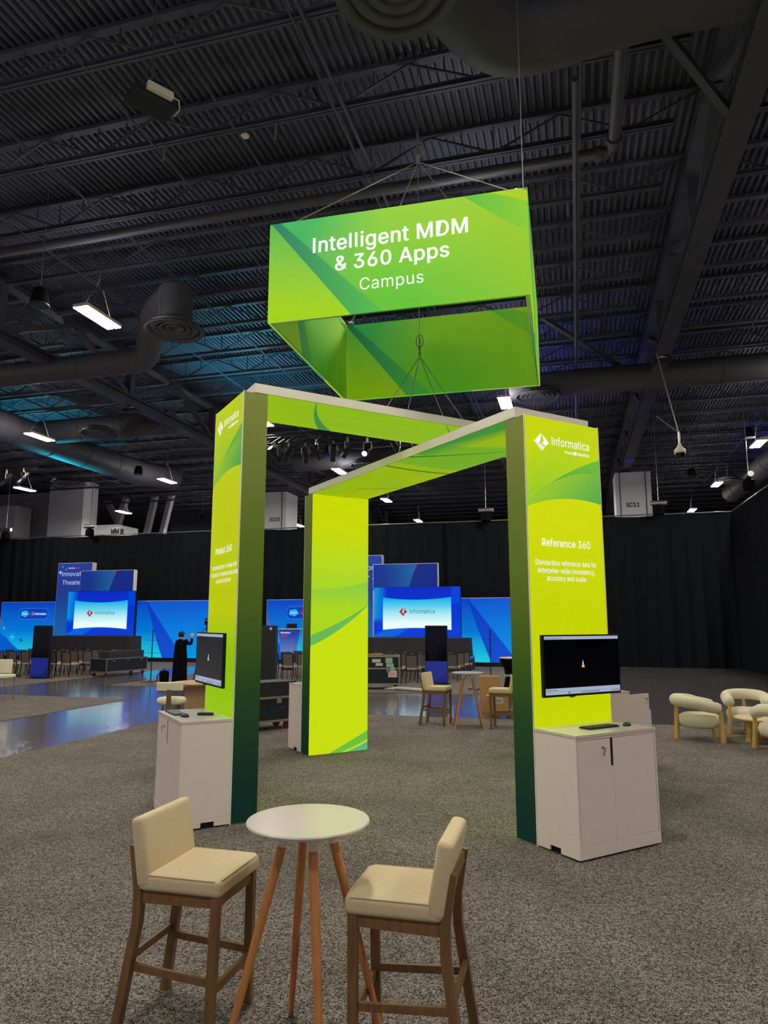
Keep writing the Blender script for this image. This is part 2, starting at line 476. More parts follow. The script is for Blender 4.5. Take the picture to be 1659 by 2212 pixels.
for nm, p0, p1, lab in (('brace', (2.7, 11.0, 9.85), (1.1, 9.4, 11.05), 'slanting steel brace beside the big duct at the upper right'),
                        ('brace', (2.7, 24.0, 9.85), (-.6, 20.4, 11.05), 'slanting steel brace right of the hanging sign')):
    mb = MB(); mb.bar(p0, p1, .12, .12); tag(mb.build('roof_brace', 'roof_joist_paint'), lab, 'brace')
mb = MB(); mb.bx(2.6, 3.0, 34.2, 35.3, 9.66, 9.70); tag(mb.build('truss_light_patch', 'flat_blue'), 'plate coloured as a patch of blue light at the far end of the right truss', 'plate')  # spot of blue light on the truss, imitated by a coloured plate

# ---- drapes
def drape(label, x0, y0, x1, y1, h=6.9):
    L = math.hypot(x1-x0, y1-y0); ux, uy = (x1-x0)/L, (y1-y0)/L; nx, ny = -uy, ux
    t = thing('drape_wall', label, 'drape')
    mb = MB(); N = int(L/.07); rows = [0, .12, .5, .85, 1.0]; gr = []
    ph = random.random()*6; amp = []
    for i in range(N+1):
        d = L*i/N
        amp.append(.07*math.sin(d*9.5+ph+1.3*math.sin(d*.9)) + .05*math.sin(d*4.3+2*math.sin(d*.37)) + .03*math.sin(d*19+ph))
    for rI, f in enumerate(rows):
        z = h*(1-f); k = .45+.75*f; row = []
        for i in range(N+1):
            d = L*i/N; a = amp[i]*k
            dz = .03*math.sin(d*1.9) if rI == 0 else 0
            row.append(mb.bm.verts.new((x0+ux*d+nx*a, y0+uy*d+ny*a, max(z+dz, .01))))
        gr.append(row)
    for a, b in zip(gr, gr[1:]):
        for i in range(N): mb.bm.faces.new((a[i], a[i+1], b[i+1], b[i]))
    mb.build('curtain', 'drape_black', t, smooth=True)
    mb = MB(); mb.cyl((x0, y0, h+.06), (x1, y1, h+.06), .03, n=8); mb.build('pipe', 'alu', t)
    return t
drape('long black pleated drape wall behind the two blue stages', -50, 34.2, -6.2, 34.2)
drape('black pleated drape wall behind the right monitor and armchairs', -6.2, 34.25, 7.0, 34.25)
drape('black drape wall running towards the camera at the right edge', 7.0, 34.2, 7.0, 8.0)

# ---- columns and white building masses beyond the drape
def column(x, y, wx, wy, h, label, txt=None, mat='col_white', z0=0, toff=-.06):
    t = thing('building_column', label, 'column', (x, y, z0))
    mb = MB(); mb.bx(-wx/2, wx/2, -wy/2, wy/2, 0, h-z0); mb.build('cladding', mat, t)
    if txt:
        lettering(txt, toff-.32, toff+.32, 7.79-z0, .21, t, 'lbl_black', y=-wy/2-.006, bold=.03)
        mb = MB()
        for xx in (-wx/2+.22, wx/2-.26): mb.cyl((xx, -wy/2-.03, 0), (xx, -wy/2-.03, h-z0), .018, n=6)
        mb.build('cable', 'lbl_black', t)
    return t
column(3.1, 37.85, 1.72, 1.7, 9.58, 'white clad column lettered SC11 above the drape', 'SC11')
column(-16.72, 37.85, 1.8, 1.7, 9.5, 'white clad column lettered SC10 between the green towers', 'SC10', toff=.2)
column(-33.3, 40.7, 2.75, 1.5, 11.6, 'tall pale column reaching the roof at the far left')
column(-39.6, 44.2, 6.2, 2.4, 11.6, 'wide pale building wall left of the tall column', mat='col_shade')
column(-39.4, 41.2, 3.0, 1.5, 10.2, 'pale box-shaped wall cut by the left picture edge')
column(-31.35, 42.6, 2.3, 2.4, 8.7, 'low pale box wall just right of the tall column')
column(-26.1, 44.7, 3.2, 1.5, 9.8, 'dim grey wall panel above the drape left of the green tower', mat='wall_dark')
for i, (p0, p1) in enumerate([((-36.6, 46.3, .2), (-33.1, 46.3, 11.5)), ((-28.4, 47.1, .2), (-35.4, 47.1, 11.5)), ((-32.6, 45.9, .2), (-30.3, 45.9, 11.5)), ((-31.4, 45.9, .2), (-28.9, 45.9, 11.5))]):
    mb = MB(); mb.bar(p0, p1, .42, .35)
    tag(mb.build('steel_brace', 'col_shade'), ['wide slanting brace touching the tall pale column', 'slanting brace leaning left above the drape', 'left slanting member of the double brace above the drape', 'right slanting member of the double brace above the drape'][i], 'brace')

# ---- ducts and diffusers
def diffuser(x, y, z, label, stem=True, r=.74):
    t = thing('air_diffuser', label, 'air diffuser', (x, y, z))
    mb = MB()
    for rr, zz in ((r, 0), (r*.76, .03), (r*.54, .05), (r*.33, .06)):
        mb.lathe([(rr, zz), (rr-.03, zz-.03), (rr-.15, zz+.05), (rr-.15, zz+.07), (rr, zz+.02)], n=40)
    mb.build('rings', 'duct_black', t, smooth=True)
    mb = MB(); mb.lathe([(0, .10), (r*.9, .10), (r*.72, .2), (r*.62, .25)], n=32); mb.build('cone', 'duct_black', t, smooth=True)
    if stem:
        mb = MB(); mb.cyl((0, 0, .2), (0, 0, 1.1), .43, n=24); mb.build('drum', 'duct_black', t, auto=True)
    for k in range(3):
        a = R(20+120*k); mb = MB(); mb.cyl((r*.7*math.cos(a), r*.7*math.sin(a), .1), (r*.7*math.cos(a), r*.7*math.sin(a), 11.74-z), .01, n=5); mb.build('hanger_rod', 'duct_black', t)
    return t
diffuser(-1.72, 6.92, 9.3, 'round ringed air diffuser cut by the top picture edge', False)
diffuser(-9.5, 14.85, 9.3, 'round ringed air diffuser hanging left of the green sign')
diffuser(-17.7, 22.8, 9.3, 'round ringed air diffuser beside the teal-lit duct', False)
diffuser(-25.6, 30.6, 9.3, 'small far air diffuser in front of the tall pale column', False)
diffuser(-.9, 22.6, 9.3, 'dark air diffuser beside the lamp right of the sign', False)
diffuser(-9.2, 30.8, 9.3, 'dark air diffuser seen between the two portal beams', False)
diffuser(8.0, 31.2, 9.3, 'dim air diffuser near the right-hand lamps', False)
diffuser(8.0, 39.5, 9.3, 'far dim air diffuser above the right end of the drape', False)
def duct(pts, r, label, bands=()):
    t = thing('air_duct', label, 'duct')
    P = [Vector(p) for p in pts]; Q = []
    for i, p in enumerate(P):
        if 0 < i < len(P)-1:
            a = p+(P[i-1]-p).normalized()*r*1.1; b = p+(P[i+1]-p).normalized()*r*1.1
            for k in range(5):
                u = k/4; Q.append(a*(1-u)**2+p*2*u*(1-u)+b*u*u)
        else: Q.append(p)
    mb = MB(); mb.tube(Q, r, 28); mb.build('shell', 'duct_black', t, auto=True)
    for i in range(len(P)-1):
        L = (P[i+1]-P[i]).length; n = int(L/2.4)
        for k in range(1, n+1):
            c = P[i].lerp(P[i+1], k/(n+1)); d = (P[i+1]-P[i]).normalized()*.04
            mb = MB(); mb.cyl(c-d, c+d, r*1.03, n=28); mb.build('joint_band', 'duct_black', t, auto=True)
    return t
duct([(-1.72, 6.92, 9.5), (-1.72, 6.92, 10.25), (-.7, 8.9, 10.1), (1.2, 9.0, 10.45), (16, 9.0, 10.45)], .52, 'large round duct crossing the top right of the picture')
duct([(-9.5, 14.85, 10.3), (-10.6, 15.6, 10.35), (-11.9, 17.2, 9.65), (-34, 17.2, 9.65)], .36, 'round duct with elbow feeding the diffuser left of the sign')
duct([(-21.6, 16, 9.7), (-21.6, 31, 9.7), (-20.6, 33, 9.7)], .62, 'big duct washed with teal light at the left')
duct([(-21.6, 24.2, 10.0), (-15.4, 24.2, 10.0)], .5, 'dark branch duct joining the teal-lit duct')
duct([(-1.8, 22.8, 9.75), (20, 22.8, 9.75)], .42, 'dark horizontal duct right of the hanging sign')
duct([(-13, 31.5, 9.8), (-2, 31.5, 9.8)], .45, 'far dark duct seen through the portals')
duct([(9.5, 28, 9.8), (9.5, 46, 9.8)], .55, 'dark ribbed duct with blue light at the far right')
t = thing('sprinkler_main', 'long dark pipe crossing the whole ceiling behind the sign', 'pipe')
mb = MB(); mb.tube([(-40, 12.45, 10.6), (.93, 12.45, 10.6), (1.03, 12.3, 10.62), (1.03, 9.3, 10.6)], .11, 14); mb.build('pipe', 'duct_black', t, auto=True)
mb = MB(); mb.cyl((.7, 12.45, 10.6), (.82, 12.45, 10.6), .14); mb.cyl((1.03, 12.2, 10.6), (1.03, 12.05, 10.6), .14); mb.build('coupling', 'duct_black', t, auto=True)
mb = MB(); mb.cyl((.32, 9.6, 9.9), (.46, 60, 10.9), .05, n=8); tag(mb.build('vertical_pipe', 'duct_black'), 'thin dark pipe running away from the big duct right of the sign', 'pipe')

# ---- high-bay lamps
def make_lamp(label):
    t = thing('high_bay_lamp', label, 'ceiling lamp')
    mb = MB(); mb.bx(-.2, .2, -.62, .62, .02, .10, bev=.01); mb.build('housing', 'trim_white', t)
    for s in (-1, 1):
        mb = MB(); mb.bx(s*.105-.075, s*.105+.075, -.60, .60, 0, .022); mb.build('light_strip', 'lamp_tube', t)
    mb = MB(); mb.bx(-.12, .12, -.5, .5, .10, .112); mb.build('added_uplight', 'ceiling_fill_glow', t)  # glowing strip added on top of the housing to brighten the roof deck
    mb = MB()
    for s in (-1, 1):
        mb.cyl((0, s*.5, .1), (0, s*.12, .75), .006, n=5)
    mb.cyl((0, 0, .75), (0, 0, 2.74), .006, n=5); mb.tube([(0, -.1, .75), (.1, -.15, 1.0), (-.05, -.2, 1.3), (.02, 0, 1.7)], .01, 5)
    mb.build('hanger', 'duct_black', t)
    return t
lamps = [(-10.45, 13.15, 'brightest hanging twin-strip lamp, upper left beside the round diffuser'),
 (-19.5, 21.7, 'hanging twin-strip lamp in front of the teal-lit duct'),
 (-28.0, 30.4, 'hanging twin-strip lamp at the left edge in front of the pale wall'),
 (-19.45, 30.4, 'hanging twin-strip lamp left of the left green tower, below the long truss'),
 (-27.75, 38.6, 'small hanging lamp above the drape, right of the tall pale column'),
 (-27.3, 46.8, 'small far lamp just above the drape beside the left green tower'),
 (-1.9, 22.1, 'bright hanging lamp just above the right portal corner'),
 (-10.4, 22.0, 'hanging lamp peeking out beside the left green tower top'),
 (-10.4, 30.5, 'hanging lamp seen between the two portal beams'),
 (-10.3, 38.7, 'hanging lamp just below the front portal beam'),
 (-10.3, 47.3, 'lamp above the drape between the back and right green towers'),
 (-19.2, 47.3, 'small lamp beside the column lettered SC10'),
 (7.3, 30.0, 'hanging twin lamp at the right picture edge'),
 (7.3, 38.55, 'middle of the three lamps at the right, above the drape'),
 (7.4, 47.3, 'farthest of the three lamps at the right, touching the drape top')]
L0 = None
for x, y, lab in lamps:
    if L0 is None: L0 = make_lamp(lab); L0.location = (x, y, 9.0); L0['group'] = 'high-bay lamps'
    else: dup(L0, lab, (x, y, 9.0), 0, 'high-bay lamps')
for x, y in [(-1.9, 13.1), (-1.9, 30.4), (-1.9, 38.6), (-1.9, 47.1), (-19.4, 38.6)]:
    dup(L0, 'hanging twin-strip lamp hidden behind the green sign or a green tower', (x, y, 9.0), 0, 'high-bay lamps hidden by the booth')
for x, y in [(7.3, 22.0), (-1.9, 4.7), (7.3, 4.7), (-10.4, 4.7), (-1.9, -3.7), (7.3, -3.7), (-10.4, -3.7), (7.3, 13.1), (-19.5, 13.1), (16, 22), (16, 30.4), (-19.5, 4.7), (16, 4.7)]:
    dup(L0, 'hanging twin-strip lamp above and beside the camera, outside the picture', (x, y, 9.0), 0, 'high-bay lamps outside the picture')

# ================================================================== PORTALS
LL, WW, TT = 5.2907, 1.0279, .2834; HC, DC = 1.0386, .5142; h = LL/2; v = WW/2
UP = poly2([(-.528, 3.161), (-.331, 3.28), (-.082, 3.425), (.079, 3.513), (.243, 3.596), (.495, 3.673)])
MI = poly2([(-.331, 3.28), (-.145, 3.396), (.076, 3.471), (.286, 3.509), (.502, 3.528)])
LO = poly2([(-.521, 3.106), (-.321, 3.174), (-.062, 3.217), (.221, 3.233), (.5, 3.207)])
def tower_mat(name, sgn, dz, strength):
    g = G(name); q = g.y*sgn; z = g.z-dz
    fab = g.noise(240, 1, .5, (1, 1, .12))
    yel = rgb(203, 219, 0); lim = rgb(150, 208, 44)
    base = g.mix((ev(q, UP)+.55-z).ramp(0.0, .6)*(q*-1.0+.55).ramp(0, .9)*z.gt(3.0), yel, lim)
    base = g.mix(z.ramp(1.7, 1.1), base, rgb(160, 215, 18)) if sgn < 0 else base
    up = (ev(q, UP)-z).sm(150); mi = (ev(q, MI)-z).sm(150); lo = (ev(q, LO)-z).sm(150)
    b1 = g.mix(z.ramp(3.2, 3.6), rgb(60, 160, 70), rgb(110, 190, 60))
    b2 = g.mix((q+ (3.5-z)*1.2).ramp(-.4, .7), rgb(176, 214, 24), rgb(90, 176, 74))
    c = g.mix(up*(q.gt(-.36)), base, b1)
    c = g.mix(mi*up, c, b2)
    c = g.mix(lo, c, g.mix(z.ramp(3.0, 2.2), rgb(214, 224, 6), yel) if sgn > 0 else g.mix(z.ramp(1.65, 1.2), yel, rgb(160, 212, 18)))
    c = g.mix((fab.ramp(.35, .65))*.10, c, rgb(130, 160, 0))
    M[name] = g.lum(c, strength, .10)
tower_mat('graphic_ref', 1, 0, .92); tower_mat('graphic_prod', -1, .4675, .80)
def inner_mat(name, dz):
    g = G(name); q = g.y; z = g.z-dz
    c0 = g.mix(z.ramp(3.5, 2.5), rgb(208, 224, 8), rgb(172, 222, 44))
    a = poly2([(-.497, 2.516), (-.221, 2.528), (.118, 2.564), (.371, 2.621)])
    u = poly2([(-.493, 1.809), (-.212, 1.9), (.247, 2.145), (.511, 2.273)]); l = poly2([(-.505, 1.638), (-.06, 1.84), (.247, 2.08), (.511, 2.268)])
    band = g.mix(z.ramp(2.2, 2.6), rgb(176, 222, 30), rgb(146, 208, 70))
    c = g.mix((ev(q, a)-z).sm(40), c0, band)
    c = g.mix((ev(q, u)-z).sm(), c, rgb(104, 190, 90)); c = g.mix((ev(q, l)-z).sm(), c, rgb(206, 230, 16))
    k = poly2([(-.07, .053), (.262, .198), (.509, .311)]); c = g.mix((ev(q, k)-z).sm(), c, rgb(110, 196, 70))
    k = poly2([(-.07, -.02), (.26, .08), (.51, .17)]); c = g.mix((ev(q, k)-z).sm(), c, rgb(206, 230, 16))
    c = g.mix((ev(q, k)-z-.03).sm(), c, rgb(90, 190, 130))
    fab = g.noise(240, 1, .5, (1, 1, .12)); c = g.mix(fab.ramp(.35, .65)*.10, c, rgb(130, 160, 0))
    M[name] = g.lum(c, .92, .10)
inner_mat('graphic_inner', 0)
def side_mat(name, H):
    g = G(name); z = g.z*(4.04/H)
    c = g.mix(z.ramp(.35, 1.35), rgb(20, 66, 58), rgb(50, 96, 40)); c = g.mix(z.ramp(1.2, 2.2), c, rgb(104, 132, 40)); c = g.mix(z.ramp(2.2, 3.9), c, rgb(140, 150, 74))
    g.col(c); g.set(rough=.75, spec=.2); M[name] = g.m
side_mat('side_low', 4.04); side_mat('side_high', 4.51)
def beam_mat(name, kind):
    g = G(name); x = g.x; y = g.y
    c = g.mix((g.noise(.8, 2)).ramp(.3, .7), rgb(192, 214, 0), rgb(168, 214, 30))
    if kind == 1:
        c = g.mix(((y+.406)*.5+1.245-x).sm(30)*x.gt(.2), c, rgb(136, 204, 46))
        c = g.mix((y*-1.0-.30+(x-1.0)*.12).ramp(-.05, .2)*x.gt(.7), c, rgb(70, 170, 70))
        ln = (x-.60-(y+.434)*1.02)*.7; c = g.mix(((ln.absv()*-1.0)+.012+(y*-1.0+.1)*.02).sm(90)*x.gt(.45), c, rgb(40, 120, 50))
        c = g.mix((((x+.05).absv()*-1.0)+.03).sm(60), c, rgb(74, 140, 30))  # dark cross stripe paints in the shadow of a frame bar
        ln = (x+1.503-(y-.066)*.68); c = g.mix(((ln.absv()*-1.0)+.018).sm(90)*y.gt(-.1), c, rgb(60, 130, 40))
    else:
        fl = poly2([(-.352, -1.722), (-.081, -1.609), (.201, -1.472), (.487, -1.296)]); fr = poly2([(-.45, -1.74), (-.128, -1.587), (.103, -1.432), (.341, -1.25), (.5, -1.10)])
        leaf = (x-ev(y, fl)).sm(90)*((ev(y, fr)-x).sm(90)); c = g.mix((ev(y, fl)-x).ramp(0, .9), rgb(160, 210, 30), c); c = g.mix(leaf, c, rgb(66, 158, 78))
    w = (g.noise(5, 3, .6, (.3, 3, 1))).ramp(.4, .6); c = g.mix(w*.12, c, rgb(120, 150, 0))
    M[name] = g.lum(c, .66 if kind == 1 else .72, .10)
beam_mat('beam_front', 1); beam_mat('beam_back', 2)

def portal(cx, cy, ang, H, tag_, label, sidem, outer_pos, outer_neg, beamm):
    t = thing('portal_arch', label, 'exhibition arch', (cx, cy, .008), ang)
    for s in (1, -1):
        mb = MB(); x0, x1 = sorted((s*(h-.012), s*(h-TT+.012)))
        mb.bx(x0, x1, -v+.012, v-.012, 0, H-.004, bev=.003); mb.build('tower_core', 'trim_white', t)
        og = outer_pos if s > 0 else outer_neg
        mb = MB(); x0, x1 = sorted((s*h, s*(h-.010))); mb.bx(x0, x1, -v+.006, v-.006, .012, H-.01); o = mb.build('outer_graphic', og, t)
        if s > 0: outer_p = o
        else: outer_n = o
        mb = MB(); x0, x1 = sorted((s*(h-TT), s*(h-TT+.010))); mb.bx(x0, x1, -v+.006, v-.006, .012, H-.01); mb.build('inner_graphic', 'graphic_inner', t)
        for q in (-1, 1):
            mb = MB(); x0, x1 = sorted((s*(h-.002), s*(h-TT+.002))); y0, y1 = sorted((q*v, q*(v-.01)))
            mb.bx(x0, x1, y0, y1, .012, H-.01); mb.build('side_panel', sidem, t)
        mb = MB(); x = s*(h-.004)
        mb.bx(x-.006, x+.006, v-.008, v+.004, .0, H); mb.bx(x-.006, x+.006, -v-.0015, -v+.006, .0, H); mb.build('edge_trim', 'trim_white', t)
    mb = MB(); mb.bx(-h+.13, h-.13, -v+.002, v-.002, H+.001, H+.105); mb.build('beam_frame', 'trim_white', t)
    mb = MB(); n = 24
    # taut fabric with a slight sag under the beam
    vs = [[mb.bm.verts.new((-h+TT+(2*h-2*TT)*i/n, -v+.01+(2*v-.02)*j/6, H-.006-.012*math.sin(PI*j/6))) for j in range(7)] for i in range(n+1)]
    for i in range(n):
        for j in range(6): mb.bm.faces.new((vs[i][j], vs[i+1][j], vs[i+1][j+1], vs[i][j+1]))
    mb.build('beam_fabric', beamm, t, smooth=True)
    return t, outer_p, outer_n
A1 = R(-44.586); A2 = R(44.985)
P1, B_out, C_out = portal(-1.933, 9.053, A1, 4.041, 1, 'lower luminous lime-green portal, its near tower lettered Reference 360', 'side_low', 'graphic_ref', 'graphic_prod', 'beam_front')
P2, D_out, A_out = portal(-1.894, 8.946, A2, 4.508, 2, 'taller luminous lime-green portal, its left tower lettered Product 360', 'side_high', 'graphic_ref', 'graphic_prod', 'beam_back')
def brand_block(par, y, axis, dz, title, lines, tz=2.747, tw=.335, lx=None):
    k = lambda u0, u1, z, cap, body, bold=0.0, m='letter_white': lettering(body, u0, u1, z+dz, cap, par, m, y=y, axis=axis, bold=bold)
    k(-.156, .368, 3.765, .085, 'Informatica', .008)
    k(.018, .125, 3.697, .030, 'from', .02); k(.195, .365, 3.697, .033, 'Salesforce', .02)
    flat([cloud(.160, 3.712+dz, .052, .036)], par, 'cloud_mark', 'letter_white', y, axis)
    a, b, d = diamond_logo(-.296, 3.778+dz, .098, .092)
    flat([a], par, 'diamond_mark', 'letter_white', y, axis); flat([b], par, 'diamond_mark', 'logo_white', y, axis); flat([d], par, 'diamond_mark', 'letter_white', y, axis)
    k(-tw, tw-.015, tz, .072, title, .013)
    for (u0, u1, z, body) in lines: k(u0, u1, z, .050, body, .004)
brand_block(B_out, h+.003, 'Y', 0, 'Reference 360', [(-.430, .396, 2.548, 'Standardize reference data for'), (-.400, .366, 2.472, 'enterprise-wide consistency,'), (-.284, .25, 2.398, 'accuracy and scale.')], 2.735)
brand_block(A_out, -h-.003, '-Y', .49, 'Product 360', [(-.405, .47, 2.10, 'Accelerate time-to-market with'), (-.425, .51, 2.02, 'enriched, AI-powered product data'), (-.24, .30, 1.945, 'across all channels.')], 2.275, .30)
# cabinets built in the frame of a portal end: local X = outward
def cabinet(P, s, label, open_door=False):
    t = thing('cabinet', label, 'cabinet')
    ang = P.rotation_euler.z + (0 if s > 0 else PI)
    off = Vector((s*(h+.004), 0, 0)); off.rotate(P.rotation_euler)
    t.location = Vector((P.location.x, P.location.y, .008)) + off; t.rotation_euler = (0, 0, ang)
    Y = v-.004; X = DC; Z = HC-.008
    mb = MB()
    mb.bx(0, X-.004, -Y, -Y+.018, .10, Z-.028); mb.bx(0, X-.004, Y-.018, Y, .10, Z-.028)
    mb.bx(0, .012, -Y+.018, Y-.018, .10, Z-.028); mb.bx(0, X-.03, -Y+.018, Y-.018, .10, .115)
    mb.bx(X-.028, X-.004, -Y+.018, Y-.018, .10, .125); mb.bx(X-.03, X-.004, -Y+.018, Y-.018, Z-.045, Z-.028); mb.build('body', 'white_laminate', t)
    mb = MB(); mb.bx(0, X+.004, -Y-.003, Y+.003, Z-.026, Z, bev=.002); mb.build('worktop', 'white_top', t)
    mb = MB(); mb.lathe([(.028, .0), (.028, .003), (.02, .004), (0, .002)], (.11, .05, Z), 20); mb.build('cable_port', 'white_laminate', t)
    mb = MB()                                   # plinth with a notch in both sides
    mb.bx(X-.018, X-.002, -Y-.002, Y+.002, .018, .098, bev=.002)
    for q in (-1, 1):
        y0, y1 = sorted((q*(Y+.002), q*(Y-.014)))
        mb.bx(0, X*.30, y0, y1, .018, .098); mb.bx(X*.56, X-.018, y0, y1, .018, .098); mb.bx(X*.30, X*.56, y0, y1, .062, .098)
    mb.build('plinth', 'white_laminate', t)
    mb = MB(); mb.bx(.03, X-.04, -Y+.03, Y-.03, .012, .085); mb.build('plinth_recess', 'recess_black', t)
    for x in (.06, X-.05):
        for q in (-1, 1):
            mb = MB(); mb.cyl((x, q*(Y-.07), 0), (x, q*(Y-.07), .03), .016, .012, n=12); mb.build('levelling_foot', 'chrome', t)
    sp = -Y+.025+(2*Y-.05)*.44
    dz0, dz1 = .128, Z-.05
    # left door (seen from the front) carries the lock, handle recess between the doors
    yl0 = -Y+.024
    def door(y0, y1, notch, piv=None, name='door'):
        mb = MB()
        if notch: 
            mb.bx(X-.022, X-.006, y0, y1-.030, dz0, dz1); mb.bx(X-.022, X-.006, y1-.030, y1, dz0, dz1-.235)
        else: mb.bx(X-.022, X-.006, y0, y1, dz0, dz1)
        return mb.build(name, 'white_laminate', t)
    if not open_door:
        d1 = door(yl0, sp-.001, True); d2 = door(sp+.002, Y-.024, False)
        mb = MB(); mb.bx(X-.020, X-.010, sp-.031, sp-.001, dz1-.235, dz1); mb.build('handle_recess', 'recess_black', d1)
        ly = sp-.13
        mb = MB(); mb.cyl((X-.006, ly, dz1-.075), (X+.004, ly, dz1-.075), .013, n=16); mb.build('lock', 'chrome', d1)
        mb = MB(); mb.box((X+.016, ly, dz1-.075), (.024, .003, .012)); mb.lathe([(.012, 0), (.014, .002), (.012, .004)], (X+.03, ly, dz1-.081), 12)
        mb.bar((X+.026, ly, dz1-.085), (X+.018, ly-.012, dz1-.14), .003, .012); mb.build('key', 'chrome', d1)
    else:
        d2 = door(sp+.002, Y-.024, False)
        W_ = sp-.001-yl0; mb = MB()
        mb.bx(X, X+W_-.03, -Y+.004, -Y+.02, dz0, dz1); mb.bx(X+W_-.03, X+W_, -Y+.004, -Y+.02, dz0, dz1-.235); d1 = mb.build('door', 'white_laminate', t)
        mb = MB(); mb.cyl((X+W_-.09, -Y+.004, dz1-.07), (X+W_-.09, -Y-.012, dz1-.07), .012, n=12)
        mb.bar((X+W_-.09, -Y-.02, dz1-.075), (X+W_-.1, -Y-.012, dz1-.14), .012, .003); mb.build('key', 'chrome', d1)
        mb = MB(); mb.bx(.02, X-.03, -Y+.03, Y-.03, .13, .14); mb.build('shelf', 'white_laminate', t)
    return t
cabinet(P1, 1, 'white two-door cabinet with key in front of the Reference 360 tower')
cabinet(P2, -1, 'white two-door cabinet in front of the Product 360 tower')
cabinet(P1, -1, 'white cabinet seen edge-on behind the far green tower')
cabinet(P2, 1, 'grey-white cabinet with open door behind the Reference 360 tower', True)
# monitors
def monitor(P, s, label, q0, washed, z0=1.318, z1=1.888, w=1.02, e=.13):
    t = thing('monitor', label, 'monitor')
    ang = P.rotation_euler.z + (0 if s > 0 else PI)
    off = Vector((s*(h+.004), s*0, 0)); off.rotate(P.rotation_euler)
    t.location = Vector((P.location.x, P.location.y, 0)) + off; t.rotation_euler = (0, 0, ang)
    y0, y1 = q0-w/2, q0+w/2
    mb = MB(); mb.bx(e-.035, e-.002, y0, y1, z0, z1, bev=.004); mb.build('casing', 'black_plastic', t)
    mb = MB(); mb.bx(e-.075, e-.035, y0+.15, y1-.15, z0+.10, z1-.12, bev=.01); mb.build('rear_housing', 'black_plastic', t)
    mb = MB(); mb.bx(.004, .012, q0-.22, q0+.22, z0+.08, z1-.10); mb.bx(.012, e-.075, q0-.2, q0-.17, z0+.1, z1-.12); mb.bx(.012, e-.075, q0+.17, q0+.2, z0+.1, z1-.12); mb.build('wall_bracket', 'dark_grey_plastic', t)
    mb = MB(); mb.bx(e-.002, e+.0005, y0+.022, y1-.018, z0+.022, z1-.014); sc = mb.build('screen', 'screen_washed' if washed else 'screen_black', t)
    mb = MB(); mb.bx(e+.0005, e+.0015, y0+.022, y1-.018, z1-.044, z1-.014); mb.build('menu_bar', 'screen_bar', sc)
    mb = MB(); mb.bx(e+.0005, e+.0015, y0+.022, y1-.018, z0+.022, z0+.079); mb.build('task_bar', 'screen_bar', sc)
    mb = MB(); mb.bx(e+.0015, e+.002, y0+.022, y1-.018, z0+.049, z0+.050)
    for k in range(9): mb.bx(e+.0015, e+.002, q0-.03+.028*k, q0-.03+.028*k+.010, z0+.031, z0+.042)
    mb.bx(e+.0015, e+.002, q0-.20, q0-.185, z0+.028, z0+.043)
    for k in range(7): mb.bx(e+.0015, e+.002, y0+.03+.02*k, y0+.042+.02*k, z0+.060, z0+.066)
    for k in range(7): mb.bx(e+.0015, e+.002, y0+.03+.032*k, y0+.05+.032*k, z1-.037, z1-.033)
    for k in range(5): mb.bx(e+.0015, e+.002, y1-.13+.022*k, y1-.118+.022*k, z0+.032, z0+.04)
    mb.build('screen_icons', 'dark_grey_plastic', sc)
    zc = z0+.305; K = .72
    flat([[(q0-.030*K, zc-.062*K), (q0+.030*K, zc-.062*K), (q0+.026*K, zc-.048*K), (q0-.026*K, zc-.048*K)], [(q0-.0165*K, zc-.03*K), (q0+.0165*K, zc-.03*K), (q0+.0125*K, zc-.014*K), (q0-.0125*K, zc-.014*K)], [(q0-.0075*K, zc+.004*K), (q0+.0075*K, zc+.004*K), (q0+.005*K, zc+.016*K), (q0-.005*K, zc+.016*K)]], sc, 'cone_icon', 'cone_orange' if not washed else 'cone_white', e+.001, 'Y')
    flat([[(q0-.0205*K, zc-.048*K), (q0+.0205*K, zc-.048*K), (q0+.0165*K, zc-.03*K), (q0-.0165*K, zc-.03*K)], [(q0-.0125*K, zc-.014*K), (q0+.0125*K, zc-.014*K), (q0+.0075*K, zc+.004*K), (q0-.0075*K, zc+.004*K)], [(q0-.005*K, zc+.016*K), (q0+.005*K, zc+.016*K), (q0+.0015*K, zc+.033*K), (q0-.0015*K, zc+.033*K)]], sc, 'cone_icon', 'cone_white', e+.001, 'Y')
    mb = MB(); mb.cyl((e-.02, y0+.37, z0), (e-.02, y0+.37, z0-.012), .035, .02, n=16); mb.build('sensor_bump', 'black_plastic', t)
    return t
monitor(P1, 1, 'black monitor on the Reference 360 tower showing a small traffic cone', .02, False, e=.12)
monitor(P2, -1, 'black monitor on the Product 360 tower with a greyish screen, seen obliquely', -.03, True, z0=1.335, z1=1.895, e=.115)

